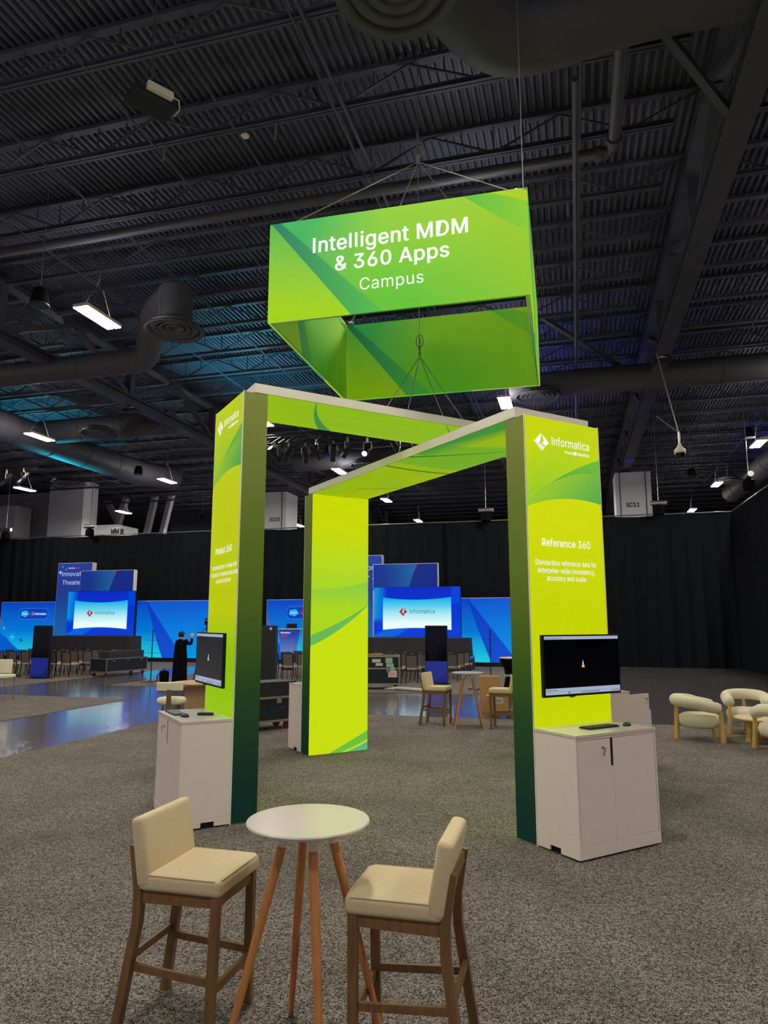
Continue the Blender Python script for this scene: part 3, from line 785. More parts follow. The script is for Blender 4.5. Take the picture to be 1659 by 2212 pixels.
# things on the cabinets
def keyboard(label, loc, rz, mat, keym, L=.40, Wd=.13):
    t = thing('keyboard', label, 'keyboard', loc, rz)
    mb = MB(); mb.bx(-L/2, L/2, -Wd/2, Wd/2, .0, .014, bev=.004); mb.build('case', mat, t)
    mb = MB()
    for r_ in range(5):
        for k in range(17):
            if r_ == 0 and 4 <= k <= 8:
                if k == 4: mb.bx(-L/2+.012+4*(L-.02)/17, -L/2+.008+9*(L-.02)/17, -Wd/2+.01, -Wd/2+.03, .014, .018)
                continue
            x = -L/2+.012+k*(L-.02)/17; y = -Wd/2+.01+r_*.023
            mb.bx(x, x+.017, y, y+.019, .014, .018)
    mb.build('keys', keym, t); return t
def mouse(label, loc, rz, mat):
    t = thing('mouse', label, 'computer mouse', loc, rz)
    mb = MB(); mb.lathe([(0, 0), (.95, 0), (1, .12), (.97, .4), (.8, .75), (.5, .95), (0, 1.0)], (0, 0, 0), 24)
    for vtx in mb.bm.verts: vtx.co = Vector((vtx.co.x*.056, vtx.co.y*.034, vtx.co.z*.034))
    mb.build('shell', mat, t, smooth=True)
    mb = MB(); mb.cyl((.026, -.004, .029), (.026, .004, .029), .008, n=12); mb.build('scroll_wheel', 'key_grey', t); return t
ZT = HC
keyboard('black keyboard on the right cabinet in front of the tower', (.175, 7.03, ZT+.001), R(45+2), 'black_plastic', 'dark_grey_plastic')
mouse('dark computer mouse at the right end of the black keyboard', (.43, 7.22, ZT+.001), R(60), 'dark_grey_plastic')
keyboard('grey keyboard with light key gaps on the left cabinet', (-4.19, 6.93, ZT+.001), R(-44), 'dark_grey_plastic', 'key_grey')
mouse('dark mouse next to the grey keyboard on the left cabinet', (-3.93, 6.68, ZT+.001), R(-20), 'black_plastic')
t = thing('media_box', 'small black bar-shaped remote unit lying on the left cabinet', 'media box', (-3.80, 6.87, ZT+.001), R(16))
mb = MB(); mb.bx(-.085, .085, -.022, .022, 0, .026, bev=.006); mb.build('case', 'black_plastic', t)
mb = MB()
for k in range(7): mb.bx(-.07+.02*k, -.058+.02*k, -.012, .012, .026, .029)
mb.build('buttons', 'dark_grey_plastic', t)

# ================================================================== HANGING SIGN
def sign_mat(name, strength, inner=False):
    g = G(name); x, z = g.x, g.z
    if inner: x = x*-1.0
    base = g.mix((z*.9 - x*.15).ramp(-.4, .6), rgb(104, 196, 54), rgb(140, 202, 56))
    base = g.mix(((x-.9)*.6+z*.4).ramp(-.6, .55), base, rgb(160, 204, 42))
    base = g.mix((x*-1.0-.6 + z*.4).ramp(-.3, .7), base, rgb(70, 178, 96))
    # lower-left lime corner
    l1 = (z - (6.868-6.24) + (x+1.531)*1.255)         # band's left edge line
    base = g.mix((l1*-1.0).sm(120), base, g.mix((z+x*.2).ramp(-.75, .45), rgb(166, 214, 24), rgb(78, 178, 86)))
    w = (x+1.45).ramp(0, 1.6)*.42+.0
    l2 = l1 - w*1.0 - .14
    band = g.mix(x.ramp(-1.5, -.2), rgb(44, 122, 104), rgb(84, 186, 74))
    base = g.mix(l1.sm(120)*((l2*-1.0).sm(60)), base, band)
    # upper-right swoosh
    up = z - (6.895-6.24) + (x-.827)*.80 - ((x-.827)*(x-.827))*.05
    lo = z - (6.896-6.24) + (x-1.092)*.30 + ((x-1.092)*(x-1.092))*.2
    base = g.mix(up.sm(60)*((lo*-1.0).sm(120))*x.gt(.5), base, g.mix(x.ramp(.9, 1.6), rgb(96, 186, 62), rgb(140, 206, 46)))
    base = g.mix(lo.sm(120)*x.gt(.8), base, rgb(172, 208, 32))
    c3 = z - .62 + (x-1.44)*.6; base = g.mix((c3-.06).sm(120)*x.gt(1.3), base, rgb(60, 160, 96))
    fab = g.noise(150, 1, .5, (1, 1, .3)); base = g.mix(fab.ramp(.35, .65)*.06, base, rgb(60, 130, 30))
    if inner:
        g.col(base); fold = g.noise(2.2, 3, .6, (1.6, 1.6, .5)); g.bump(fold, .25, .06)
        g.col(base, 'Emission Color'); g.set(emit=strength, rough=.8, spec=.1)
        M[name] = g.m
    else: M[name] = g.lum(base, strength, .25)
sign_mat('sign_face', .78); sign_mat('sign_lining', .05, True)  # glow added to printed fabric, weaker on the lining, to lift its brightness
SG = thing('hanging_sign', 'big square green fabric ring sign lettered Intelligent MDM & 360 Apps Campus', 'hanging sign', (-1.92, 9.0, 6.24), R(.9))
hw, hh, th = 1.57, .648, .05
for k, a in enumerate((0, 90, 180, 270)):
    e = bpy.data.objects.new('sign_panel', None)
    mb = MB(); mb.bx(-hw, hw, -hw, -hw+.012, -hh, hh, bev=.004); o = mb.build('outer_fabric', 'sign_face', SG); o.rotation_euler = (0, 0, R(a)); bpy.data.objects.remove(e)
    if k == 0: front = o
    # inner lining: fabric gathered at the corners
    mb = MB(); nx_, nz_ = 40, 14; gr = []
    for j in range(nz_+1):
        row = []
        for i in range(nx_+1):
            u = i/nx_*2-1; w = j/nz_*2-1
            y = -hw+.05 + .045*(1-u**6)*(1-w*w) + .012*math.sin(u*26)*(abs(u) > .55)*(1-abs(w))
            row.append(mb.bm.verts.new((u*(hw-.05), y, w*(hh-.006))))
        gr.append(row)
    for ra, rb in zip(gr, gr[1:]):
        for i in range(nx_): mb.bm.faces.new((ra[i], ra[i+1], rb[i+1], rb[i]))
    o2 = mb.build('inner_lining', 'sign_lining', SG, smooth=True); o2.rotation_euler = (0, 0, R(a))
mb = MB()
for zz in (-hh+.02, hh-.02):
    mb.tube([(-hw+.03, -hw+.03, zz), (hw-.03, -hw+.03, zz), (hw-.03, hw-.03, zz), (-hw+.03, hw-.03, zz)], .017, 8, closed=True)
mb.build('tube_frame', 'alu', SG)
yy = -hw-.004
lettering('Intelligent MDM', -1.0, .888, 6.432-6.24, .190, front, 'letter_white', y=yy, bold=.017)
lettering('& 360 Apps', -.715, .668, 6.165-6.24, .180, front, 'letter_white', y=yy, bold=.017)
lettering('Campus', -.405, .362, 5.880-6.24, .150, front, 'letter_white', y=yy)
# cables of the sign
t = thing('sign_bridle', 'wire bridle above the green sign meeting at one point below the roof', 'cable bridle', (-1.92, 9.0, 0))
mb = MB(); ax = Vector((0, 0, 8.56))
for sx in (-1, 1):
    for sy in (-1, 1): mb.cyl(ax, (sx*(hw-.12), sy*(hw-.12), 6.24+hh+.02), .007, n=5)
mb.cyl(ax, (0, 0, 7.2), .006, n=5); mb.cyl(ax, (0, 0, 11.6), .007, n=5); mb.build('wires', 'steel_cable', t)
mb = MB(); mb.tube([(0, 0, 8.62), (.1, 0, 8.72), (.06, 0, 8.86), (-.02, 0, 8.84), (0, 0, 8.7)], .012, 6); mb.box((0, 0, 8.6), (.05, .05, .12)); mb.box((0, 0, 8.95), (.03, .03, .2)); mb.build('shackle', 'steel_cable', t)
for sx in (-1, 1):
    for sy in (-1, 1):
        mb = MB(); p = Vector((sx*(hw-.1), sy*(hw-.1), 6.24+hh)); mb.lathe([(.03, 0), (.045, .01), (.045, .03), (.03, .04), (.018, .03), (.018, .01), (.03, 0)], p, 12); mb.cyl(p+Vector((0, 0, .03)), p+(ax-p)*.05, .016, n=6); mb.build('turnbuckle', 'steel_cable', t)
t = thing('portal_bridle', 'chain and wires inside the sign ring holding up the portal beams', 'cable bridle', (-1.92, 9.0, 0))
mb = MB(); mb.cyl((0, 0, 7.2), (0, 0, 5.9), .006, n=5)
c0 = Vector((0, 0, 5.62))
for p in ((.62, .10, 4.62), (-.62, -.14, 4.62), (.55, -.42, 4.16), (-.45, .4, 4.16)): mb.cyl(c0, p, .006, n=5)
mb.build('wires', 'steel_cable', t)
mb = MB()
for k in range(6): mb.tube([(.014*math.cos(a)*(k % 2), .014*math.cos(a)*(1-k % 2), 5.88-.045*k+.028*math.sin(a)) for a in [i*PI/4 for i in range(8)]], .006, 5, closed=True)
mb.tube([(.05*math.cos(a), 0, 5.84+.09*math.sin(a)) for a in [i*PI/6 for i in range(12)]], .006, 5, closed=True); mb.build('chain', 'duct_black', t)
mb = MB(); mb.cyl((.0, 0, 0), (0, 0, 5.0), .006, n=5)
o = tag(mb.build('hanging_wire', 'steel_cable'), 'single wire hanging at the right top corner of the green sign', 'wire'); o.location = (-.38, 7.6, 6.9)

# ================================================================== FOREGROUND FURNITURE
def make_bar_stool(label):
    t = thing('bar_stool', label, 'bar stool')
    W2 = .192
    mb = MB(); mb.box((.0, 0, .705), (.46, .46, .085), bev=.028, seg=4); o = mb.build('seat', 'stool_fabric', t, smooth=True)
    mb = MB()
    mb.tube([(x, y, .742) for x, y in [(-.19, -.226), (.2, -.226)]], .0035, 6); mb.tube([(x, y, .742) for x, y in [(-.19, .226), (.2, .226)]], .0035, 6)
    mb.tube([(.222, -.2, .742), (.222, .2, .742)], .0035, 6); mb.build('seam', 'stool_fabric', o)
    rt = Matrix.Rotation(R(-10), 4, 'Y')
    mb = MB(); mb.box((-.222, 0, .845), (.080, .47, .335), rot=rt, bev=.026, seg=4); mb.build('backrest', 'stool_fabric', t, smooth=True)
    for s in (-1, 1):
        mb = MB(); mb.bar((.195, s*W2, .70), (.185, s*(W2+.02), 0), .045, .04, up=(0, 1, 0), bev=.003); mb.build('leg', 'walnut', t)
        mb = MB(); pts = [(-.272, s*W2, .872), (-.238, s*W2, .66), (-.238, s*W2, .52), (-.315, s*(W2+.03), 0)]
        for a, b in zip(pts, pts[1:]): mb.bar(a, b, .045, .045, up=(0, 1, 0), bev=.002)
        mb.build('leg', 'walnut', t)
        mb = MB(); mb.bar((-.22, s*W2, .63), (.18, s*W2, .64), .022, .06); mb.build('side_apron', 'walnut', t)
        mb = MB(); mb.bar((-.268, s*W2, .30), (.19, s*W2, .27), .02, .035); mb.build('side_stretcher', 'walnut', t)
    mb = MB(); mb.bar((.19, -W2, .64), (.19, W2, .64), .022, .06); mb.build('front_apron', 'walnut', t)
    mb = MB(); mb.bar((.19, -W2, .24), (.19, W2, .24), .022, .04); mb.build('footrest', 'walnut', t)
    mb = MB(); mb.bar((-.272, -W2, .34), (-.272, W2, .34), .022, .035); mb.build('rear_stretcher', 'walnut', t)
    mb = MB(); mb.bar((-.270, -W2, .84), (-.270, W2, .84), .022, .05); mb.build('back_rail', 'walnut', t)
    return t
S0 = make_bar_stool('left near bar stool with beige fabric seat and walnut legs'); S0.location = (-1.95, 3.545, .008); S0['group'] = 'walnut bar stools'
dup(S0, 'right near bar stool, seen from the side, back to the right of the table', (-.86, 3.54, .008), R(181), 'walnut bar stools')
dup(S0, 'far bar stool left of the small far table, facing right', (-2.70, 14.15, .008), R(-8), 'walnut bar stools')
dup(S0, 'far bar stool partly hidden behind the right green tower', (-1.42, 14.0, .008), R(176), 'walnut bar stools')
def make_bar_table(label):
    t = thing('bar_table', label, 'bar table')
    mb = MB(); mb.lathe([(0, 1.02), (.27, 1.02), (.292, 1.028), (.300, 1.04), (.296, 1.047), (0, 1.047)], n=56); mb.build('tabletop', 'white_top', t, auto=True)
    mb = MB(); mb.lathe([(0, 1.005), (.12, 1.005), (.12, 1.02), (0, 1.02)], n=24); mb.build('mounting_plate', 'trim_white', t)
    for k in range(4):
        a = R(122+90*k); d = Vector((math.cos(a), math.sin(a), 0))
        p1 = d*.105+Vector((0, 0, 1.01)); p0 = d*.385
        q = p1.lerp(p0, .075)
        mb = MB(); mb.cyl(p1, q, .024, .023, n=16); l = mb.build('leg_socket', 'trim_white', t, auto=True)
        mb = MB(); mb.tube([q, p1.lerp(p0, .4), p0], [.0225, .022, .0145], 16); mb.build('leg', 'beech', t, auto=True)
    return t
T0 = make_bar_table('near round white-topped bar table between the two near stools'); T0.location = (-1.295, 3.385, .008); T0['group'] = 'round bar tables'
dup(T0, 'far round white-topped bar table between the two far stools', (-2.06, 13.85, .008), R(25), 'round bar tables')

# armchairs and low table
def make_armchair(label):
    t = thing('armchair', label, 'armchair')
    pts = [(.34, -.30, .55), (.2, -.315, .575), (.0, -.325, .61)]
    for k in range(9):
        a = R(-90-180*k/8); pts.append((-.03+.325*math.cos(a), .325*math.sin(a), .635+.03*math.sin(PI*k/8)))
    pts += [(.0, .325, .61), (.2, .315, .575), (.34, .30, .55)]
    mb = MB(); mb.tube(pts, .098, 18)
    o = mb.build('roll_arm', 'boucle', t, smooth=True)
    b = o.modifiers.new('s', 'SUBSURF'); b.levels = 1; b.render_levels = 1
    mb = MB(); mb.lathe([(0, .215), (.26, .215), (.325, .25), (.345, .34), (.325, .41), (.25, .445), (0, .455)], (.03, 0, 0), 40); mb.build('seat', 'boucle', t, smooth=True)
    for s in (-1, 1):
        mb = MB(); mb.cyl((.31, s*.31, .50), (.325, s*.33, 0), .030, .048, n=20); mb.build('leg', 'oak', t, auto=True)
    mb = MB(); mb.cyl((-.335, 0, .60), (-.355, 0, 0), .030, .045, n=20); mb.build('leg', 'oak', t, auto=True)
    return t
A0 = make_armchair('cream boucle armchair seen from the side, nearest to the green tower'); A0.location = (1.98, 13.56, .008); A0.rotation_euler = (0, 0, R(2)); A0['group'] = 'boucle armchairs'
dup(A0, 'cream boucle armchair facing the camera behind the low oak table', (2.98, 14.62, .008), R(-95), 'boucle armchairs')
dup(A0, 'cream boucle armchair cut by the right picture edge, in front of the low table', (3.08, 12.62, .008), R(95), 'boucle armchairs')
t = thing('coffee_table', 'low round oak coffee table between the armchairs', 'coffee table', (3.02, 13.62, .008))
mb = MB(); mb.lathe([(0, .355), (.42, .355), (.45, .37), (.45, .385), (.44, .395), (0, .395)], n=48); mb.build('tabletop', 'oak_flat', t, auto=True)
for k in range(3):
    a = R(200+120*k); mb = MB(); mb.cyl((.25*math.cos(a), .25*math.sin(a), .355), (.27*math.cos(a), .27*math.sin(a), 0), .045, .05, n=16); mb.build('leg', 'oak', t, auto=True)

# T-back dining chair and drum table behind left cabinet
t = thing('dining_chair', 'cream dining chair with a wide headrest on one wooden post behind the left cabinet', 'dining chair', (-7.66, 12.5, .008), R(112))
mb = MB()
pts = [(-.24+.05*(1-(u*u)), .245*u, .79) for u in [i/5-1 for i in range(11)]]
for a in (0,):
    n = len(pts); rows = []
    for dz, dx in ((-.075, -.02), (-.08, .0), (-.08, .03), (-.07, .045), (.07, .045), (.08, .03), (.08, .0), (.07, -.02)):
        rows.append([mb.bm.verts.new((-.30-.06*(1-(p[1]/.245)**2)+dx+.04, p[1], p[2]+dz)) for p in pts])
    for i in range(8):
        ra, rb = rows[i], rows[(i+1) % 8]
        for k in range(n-1): mb.bm.faces.new((ra[k], ra[k+1], rb[k+1], rb[k]))
    mb.bm.faces.new([r_[0] for r_ in rows]); mb.bm.faces.new([r_[-1] for r_ in rows][::-1])
mb.build('backrest', 'boucle', t, auto=True)
mb = MB(); mb.lathe([(0, .43), (.24, .43), (.27, .46), (.275, .52), (.25, .555), (0, .57)], (0, 0, 0), 36); mb.build('seat', 'boucle', t, smooth=True)
mb = MB(); mb.bar((-.30, 0, 0), (-.335, 0, .73), .085, .04, up=(1, 0, 0)); mb.build('post', 'walnut', t)
for k in (35, -35, 180-40, 180+40):
    a = R(k); mb = MB(); mb.cyl((.2*math.cos(a), .2*math.sin(a), .43), (.25*math.cos(a), .25*math.sin(a), 0), .022, .016, n=12); mb.build('leg', 'walnut', t)
t = thing('drum_table', 'round wooden pedestal table behind the left monitor', 'table', (-7.72, 13.75, .008))
mb = MB(); mb.lathe([(0, .71), (.58, .71), (.62, .73), (.62, .75), (0, .755)], n=56); mb.build('tabletop', 'drum_oak', t, auto=True)
mb = MB(); mb.lathe([(.34, 0), (.34, .71)], n=40); mb.build('pedestal', 'drum_oak', t, auto=True)
# far-left white stool
t = thing('dining_chair', 'white chair with thin gold legs cut by the left picture edge', 'dining chair', (-14.45, 15.45, .008), R(10))
mb = MB(); mb.box((0, 0, .62), (.46, .46, .09), bev=.03, seg=3); mb.build('seat', 'boucle', t, smooth=True)
mb = MB(); mb.box((-.1, .21, .86), (.42, .06, .36), bev=.02, seg=3); mb.build('backrest', 'boucle', t, smooth=True)
for a in (-1, 1):
    for b in (-1, 1):
        mb = MB(); mb.cyl((a*.2, b*.2, .6), (a*.21, b*.21, 0), .012, .01, n=8); mb.build('leg', 'chair_leg', t)

# ================================================================== STAGES
def wall_mat(name, flip, x0, x1):
    g = G(name); x, z = g.x, g.z; W_ = x1-x0
    c = g.mix(z.ramp(3.15, 1.7), rgb(6, 66, 200), rgb(0, 124, 224)); c = g.mix(z.ramp(1.6, .3), c, rgb(30, 210, 236))
    if flip:      # right-hand wall: dark swoosh wedge with a lighter field on its right
        e1 = (x-x0) - W_*.14 - (3.15-z)*.30 - (3.15-z)*(3.15-z)*.02; e2 = (x-x0) - W_*.14 - (3.15-z)*.78
        c = g.mix(e2.sm(30), c, g.mix(z.ramp(3.1, .3), rgb(10, 88, 220), rgb(0, 158, 240)))
        c = g.mix(e1.sm(30)*((e2*-1.0).sm(30)), c, g.mix(z.ramp(3.0, .3), rgb(0, 60, 200), rgb(20, 84, 216)))
    else:
        e = (x-x0) - (2.25-z)*.55 - .05
        c = g.mix((e*-1.0).sm(30), c, g.mix(z.ramp(2.2, .8), rgb(0, 110, 214), rgb(0, 156, 230)))
        d = z - .15 + (x-x0-1.9)*.72; c = g.mix((d*-1.0).sm(30), c, rgb(0, 96, 214))
    M[name] = g.lum(c, .85, .08)
def screen_mat(name, w, hgt):
    g = G(name); x, z = g.x, g.z
    c = g.mix(z.ramp(hgt*.45, hgt*-.4), rgb(4, 42, 196), rgb(0, 60, 214)); c = g.mix(x.ramp(-w*.35, -w*.5)*z.ramp(-hgt*.22, -hgt*.1), c, rgb(0, 150, 226))
    c = g.mix((x.gt(w*.40))*((z-.35).gt(0.0)), c, rgb(0, 64, 216))
    d = (z+hgt*.5) - (x+w*.5)*.5; e = (z+hgt*.5) - (x+w*.25)*.62
    c = g.mix((z*-1.0-hgt*.30).sm(60)*((d*-1.0+.05).sm(20)), c, rgb(10, 96, 224)); c = g.mix((z*-1.0-hgt*.30).sm(60)*((e*-1.0).sm(20)), c, rgb(10, 60, 210))
    xn = x*(1/(w*.5)); top = xn*xn*.16 + .62-.16; bot = xn*xn*-.13 - .74+.13
    zn = z*(1/(hgt*.5))
    m = ((xn.absv()*-1.0+.79).sm(60))*((top+.03-zn).sm(60))*((zn-bot+.03).sm(60))
    pw = g.mix(zn.ramp(.5, .1), rgb(20, 176, 228), rgb(110, 214, 236)); pw = g.mix(zn.ramp(.15, -.5), pw, rgb(232, 252, 248))
    M[name] = g.lum(g.mix(m, c, pw), 1.0, .05)
def arc_mat(name, w, hgt):
    g = G(name); x, z = g.x, g.z
    e = x - .12*w - (z-hgt*.0)*.35 + (z-hgt)*(z-hgt)*.0
    c = g.mix((x*(1/w)).ramp(-.3, .25), rgb(28, 64, 168), rgb(40, 124, 196))
    c = g.mix(e.sm(40), c, rgb(24, 52, 158)); c = g.mix(((e.absv())*-1.0+.035).sm(60)*z.gt(.25), c, rgb(190, 46, 92))
    M[name] = g.lum(c, .42, .5)  # header panel has no backlight; emission added to brighten its print
wall_mat('stage_wall_left', False, -1.97, 1.97); wall_mat('stage_wall_right', True, 0, 3)
screen_mat('led_content', 3.96, 2.21); arc_mat('arc_panel', 3.2, 1.3)
g = G('tall_panel_print'); M['tall_panel_print'] = g.lum(g.mix(g.z.ramp(3.6, 1.2), rgb(40, 70, 170), rgb(30, 130, 220)), .45, .5)  # banner print is not luminous itself; some glow is put into its colour
def backdrop(label, x0, x1, y, mat, z1=3.16, z0=.2, pill=None, stars=False, xoff=0):
    t = thing('stage_backdrop', label, 'backdrop', ((x0+x1)/2, y, 0)); w = (x1-x0)/2
    mb = MB(); mb.bx(-w, w, .012, .16, 0, z1); mb.build('frame', 'trim_white', t)
    mb = MB(); mb.bx(-w+.02, w-.02, 0, .012, z0, z1-.02); f = mb.build('graphic', mat, t)
    mb = MB(); mb.bx(-w, w, -.02, .012, 0, z0); mb.build('base', 'recess_black', t)
    if pill is not None:
        px = pill-(x0+x1)/2
        flat([rrect(px-.96, px+.96, 2.20, 2.80, .22)], f, 'pill_outline', 'pill_line', -.001); flat([rrect(px-.94, px+.94, 2.22, 2.78, .21)], f, 'pill', 'pill_fill', -.005)
        flat([cloud(px-.58, 2.5, .5, .34)], f, 'cloud_mark', 'logo_cloud', -.009); lettering('salesforce', px-.76, px-.41, 2.47, .06, f, 'print_white', y=-.013, bold=.01)
        flat([[(px-.255, 2.34), (px-.245, 2.34), (px-.245, 2.66), (px-.255, 2.66)]], f, 'divider', 'pill_line', -.009)
        a, b, d = diamond_logo(px-.06, 2.49, .14, .15); flat([a, b], f, 'diamond_mark', 'logo_red', -.009); flat([d], f, 'diamond_mark', 'print_white', -.009)
        lettering('Informatica', px+.12, px+.84, 2.43, .13, f, 'print_white', y=-.009, bold=.01)
        flat([[(-w+.02, 2.30), (-w+.02, 2.22), (-w+.30, 1.62), (-w+.33, 1.62)]], f, 'red_line', 'logo_red_line', -.003)
    if stars:
        for (sx, sz, r_, m_) in ((-1.63, 1.70, .12, 'star_cyan'), (-1.05, 1.22, .24, 'star_cyan'), (-.45, 1.05, .16, 'star_blue'), (-1.22, 1.66, .07, 'star_blue')):
            flat([star(sx, sz, r_, R(-8))], f, 'star', m_, -.003)
    return t
def stage_set(side, x_led, x_tall0, x_tall1, x_arc0, x_arc1, wl0, wl1, wr0, wr1, line2, tx, pill):
    side_w = side
    backdrop('blue glowing backdrop left of the %s theatre screen' % side_w, wl0, wl1, 33.0, 'stage_wall_left', pill=pill, stars=(side == 'left'))
    backdrop('blue glowing backdrop right of the %s theatre screen' % side_w, wr0, wr1, 33.02, 'wall_r_'+side)
    t = thing('banner_tower', 'tall blue banner lettered Innovation Theater behind the %s theatre screen' % side_w, 'banner', ((x_tall0+x_tall1)/2, 32.55, 0)); w = (x_tall1-x_tall0)/2
    mb = MB(); mb.bx(-w, w, .012, .35, 0, 5.24); mb.build('frame', 'trim_white', t)
    mb = MB(); mb.bx(-w+.02, w-.02, 0, .012, .2, 5.22); f = mb.build('graphic', 'tall_panel_print', t); cx = (x_tall0+x_tall1)/2
    lettering('Innovation', tx[0]-cx, tx[1]-cx, 4.52, .24, f, 'print_white', y=-.003); lettering(line2[0], line2[1]-cx, line2[2]-cx, 4.05, .24, f, 'print_white', y=-.003)
    lettering('Informatica', -.42, .0, 4.92, .07, f, 'print_white', y=-.003, bold=.01); lettering('World', .02, .3, 4.92, .07, f, 'logo_red', y=-.003, bold=.01)
    for (sx, sz, r_, m_) in ((-.92, 4.72, .13, 'print_white'), (-.78, 5.03, .09, 'pill_line'), (-.55, 4.88, .05, 'print_white')): flat([star(sx, sz, r_, R(-10))], f, 'star', m_, -.003)
    t = thing('header_panel', 'blue header panel with a red arc above the %s theatre screen' % side_w, 'panel', ((x_arc0+x_arc1)/2, 31.9, 0)); w = (x_arc1-x_arc0)/2
    mb = MB(); mb.bx(-w, w, .012, .3, .012, 4.74); mb.build('frame', 'trim_white', t)
    mb = MB(); mb.bx(-w+.02, w-.02, 0, .012, -.7, .52); f = mb.build('graphic', 'arc_panel', t); f.location = (0, 0, 4.2)
    t = thing('led_screen', 'large %s theatre screen showing a white pillow shape and a red diamond logo' % side_w, 'screen', (x_led, 31.0, 2.485))
    mb = MB(); mb.bx(-1.99, 1.99, .012, .2, -1.12, 1.12); mb.build('frame', 'black_plastic', t)
    mb = MB(); mb.bx(-1.98, 1.98, 0, .012, -1.105, 1.105); f = mb.build('display', 'led_content', t)
    a, b, d = diamond_logo(-.62, .01, .19, .2); flat([a, b, d], f, 'diamond_mark', 'logo_red', -.003)
    flat([[(-.60, .0), (-.54, .04), (-.50, -.04), (-.56, -.07)]], f, 'diamond_core', 'logo_blue', -.006)
    lettering('Informatica', -.32, .82, -.07, .19, f, 'logo_slate', y=-.003)
    # riser
    t = thing('stage_riser', 'black draped riser under the %s theatre screen' % side_w, 'riser', (x_led+.1, 30.55, 0))
    mb = MB(); N = 60
    top = []; bot = []; X0, X1, Y0, Y1 = -2.4, 2.35, -.55, .45
    per_ = []
    for i in range(16): per_.append((X0, Y1-(Y1-Y0)*i/16))
    for i in range(N): per_.append((X0+(X1-X0)*i/N, Y0))
    for i in range(17): per_.append((X1, Y0+(Y1-Y0)*i/16))
    for i, (px, py) in enumerate(per_):
        q = .02*math.sin(i*.9)+.015*math.sin(i*.37)
        top.append(mb.bm.verts.new((px, py, 1.36))); bot.append(mb.bm.verts.new((px*(1.02)+q*.3, py-.05+q, .60)))
    for i in range(len(per_)-1): mb.bm.faces.new((top[i], top[i+1], bot[i+1], bot[i]))
    mb.bm.faces.new(top); mb.build('cloth', 'skirt_black', t, smooth=False)
    t = thing('stage_deck', 'low stage platform with grey edge in front of the %s theatre screen' % side_w, 'stage', (x_led+.1, 30.2, 0))
    mb = MB(); mb.bx(-2.5, 2.45, -1.3, .95, .50, .60); mb.build('platform', 'alu', t)
    mb = MB(); n = 90; ring = [(-2.48+4.9*i/n, -1.28+.03*math.sin(i*1.7)) for i in range(n+1)]
    a_ = [mb.bm.verts.new((x, y, .5)) for x, y in ring]; b_ = [mb.bm.verts.new((x, y, .012)) for x, y in ring]
    for i in range(n): mb.bm.faces.new((a_[i], a_[i+1], b_[i+1], b_[i]))
    mb.bx(-2.48, -2.45, -1.27, .9, .012, .5); mb.bx(2.42, 2.45, -1.27, .9, .012, .5); mb.build('skirt', 'skirt_black', t)
wall_mat('wall_r_left', True, -2.17, 2.17); wall_mat('wall_r_right', True, -1.6, 3.0)
stage_set('left', -23.3, -27.35, -25.15, -25.35, -22.1, -31.35, -27.4, -22.6, -18.25, ('Theater', -27.0, -25.75), (-27.05, -25.35), -29.12)
stage_set('right', -6.85, -11.1, -8.88, -9.15, -6.04, -15.05, -11.15, -6.2, -1.6, ('Theater 3', -10.75, -9.2), (-10.9, -9.25), -13.0)

# ---- banquet chairs
def make_banquet(label):
    t = thing('banquet_chair', label, 'chair')
    mb = MB(); mb.box((0, .02, .455), (.44, .44, .07), bev=.022, seg=3); mb.build('seat', 'chair_seat_fabric', t, smooth=True)
    rt = Matrix.Rotation(R(8), 4, 'X')
    mb = MB(); mb.box((0, -.235, .70), (.36, .035, .40), rot=rt, bev=.01); mb.build('backrest', 'chair_back_fabric', t)
    mb = MB()
    for s in (-1, 1): mb.bar((s*.20, -.20, .40), (s*.20, -.275, .93), .025, .025)
    mb.bar((-.2, -.273, .92), (.2, -.273, .92), .025, .03); mb.build('back_frame', 'chair_black', t)
    for s in (-1, 1):
        mb = MB(); mb.bar((s*.2, -.2, .42), (s*.2, -.27, 0), .022, .022); mb.build('leg', 'chair_black', t)
        mb = MB(); mb.bar((s*.2, .2, .42), (s*.2, .25, 0), .022, .022); mb.build('leg', 'chair_leg', t)
    return t
BQ = None
rows = []
for r_ in range(4):                         # left theatre
    y = 22.9+1.05*r_
    for k in range(7 if r_ < 3 else 6): rows.append((-22.0+.60*k+.12*r_, y, 'L', r_))
for r_ in range(4):                         # right theatre
    y = 23.7+1.05*r_
    for k in range(12):
        x = -10.4+.56*k+.06*r_
        if -8.6 < x < -7.6: continue
        if r_ == 0 and -5.2 < x < -4.0: continue
        rows.append((x, y, 'R', r_))
ordn = ['front', 'second', 'third', 'rear']
for i, (x, y, sd, r_) in enumerate(rows):
    near = ['nearest row', 'second row', 'third row', 'rearmost row'][r_]
    kk = 1+sum(1 for q in rows if q[2] == sd and q[3] == r_ and q[0] < x)
    lab = 'taupe banquet chair facing the %s stage, %s from left in the %s' % ('left' if sd == 'L' else 'right', ORD(kk), near)
    rz = R(random.uniform(-5, 5)) if sd == 'L' else R(random.uniform(-3, 3))
    if BQ is None: BQ = make_banquet(lab); o = BQ; o.location = (x, y, .008); o.rotation_euler = (0, 0, rz)
    else: o = dup(BQ, lab, (x, y, .008), rz)
    o['group'] = 'banquet chairs facing the %s stage, %s' % ('left' if sd == 'L' else 'right', near)
dup(BQ, 'single banquet chair between the photographing person and the left monitor', (-12.6, 23.2, .008), R(160), 'single banquet chair')

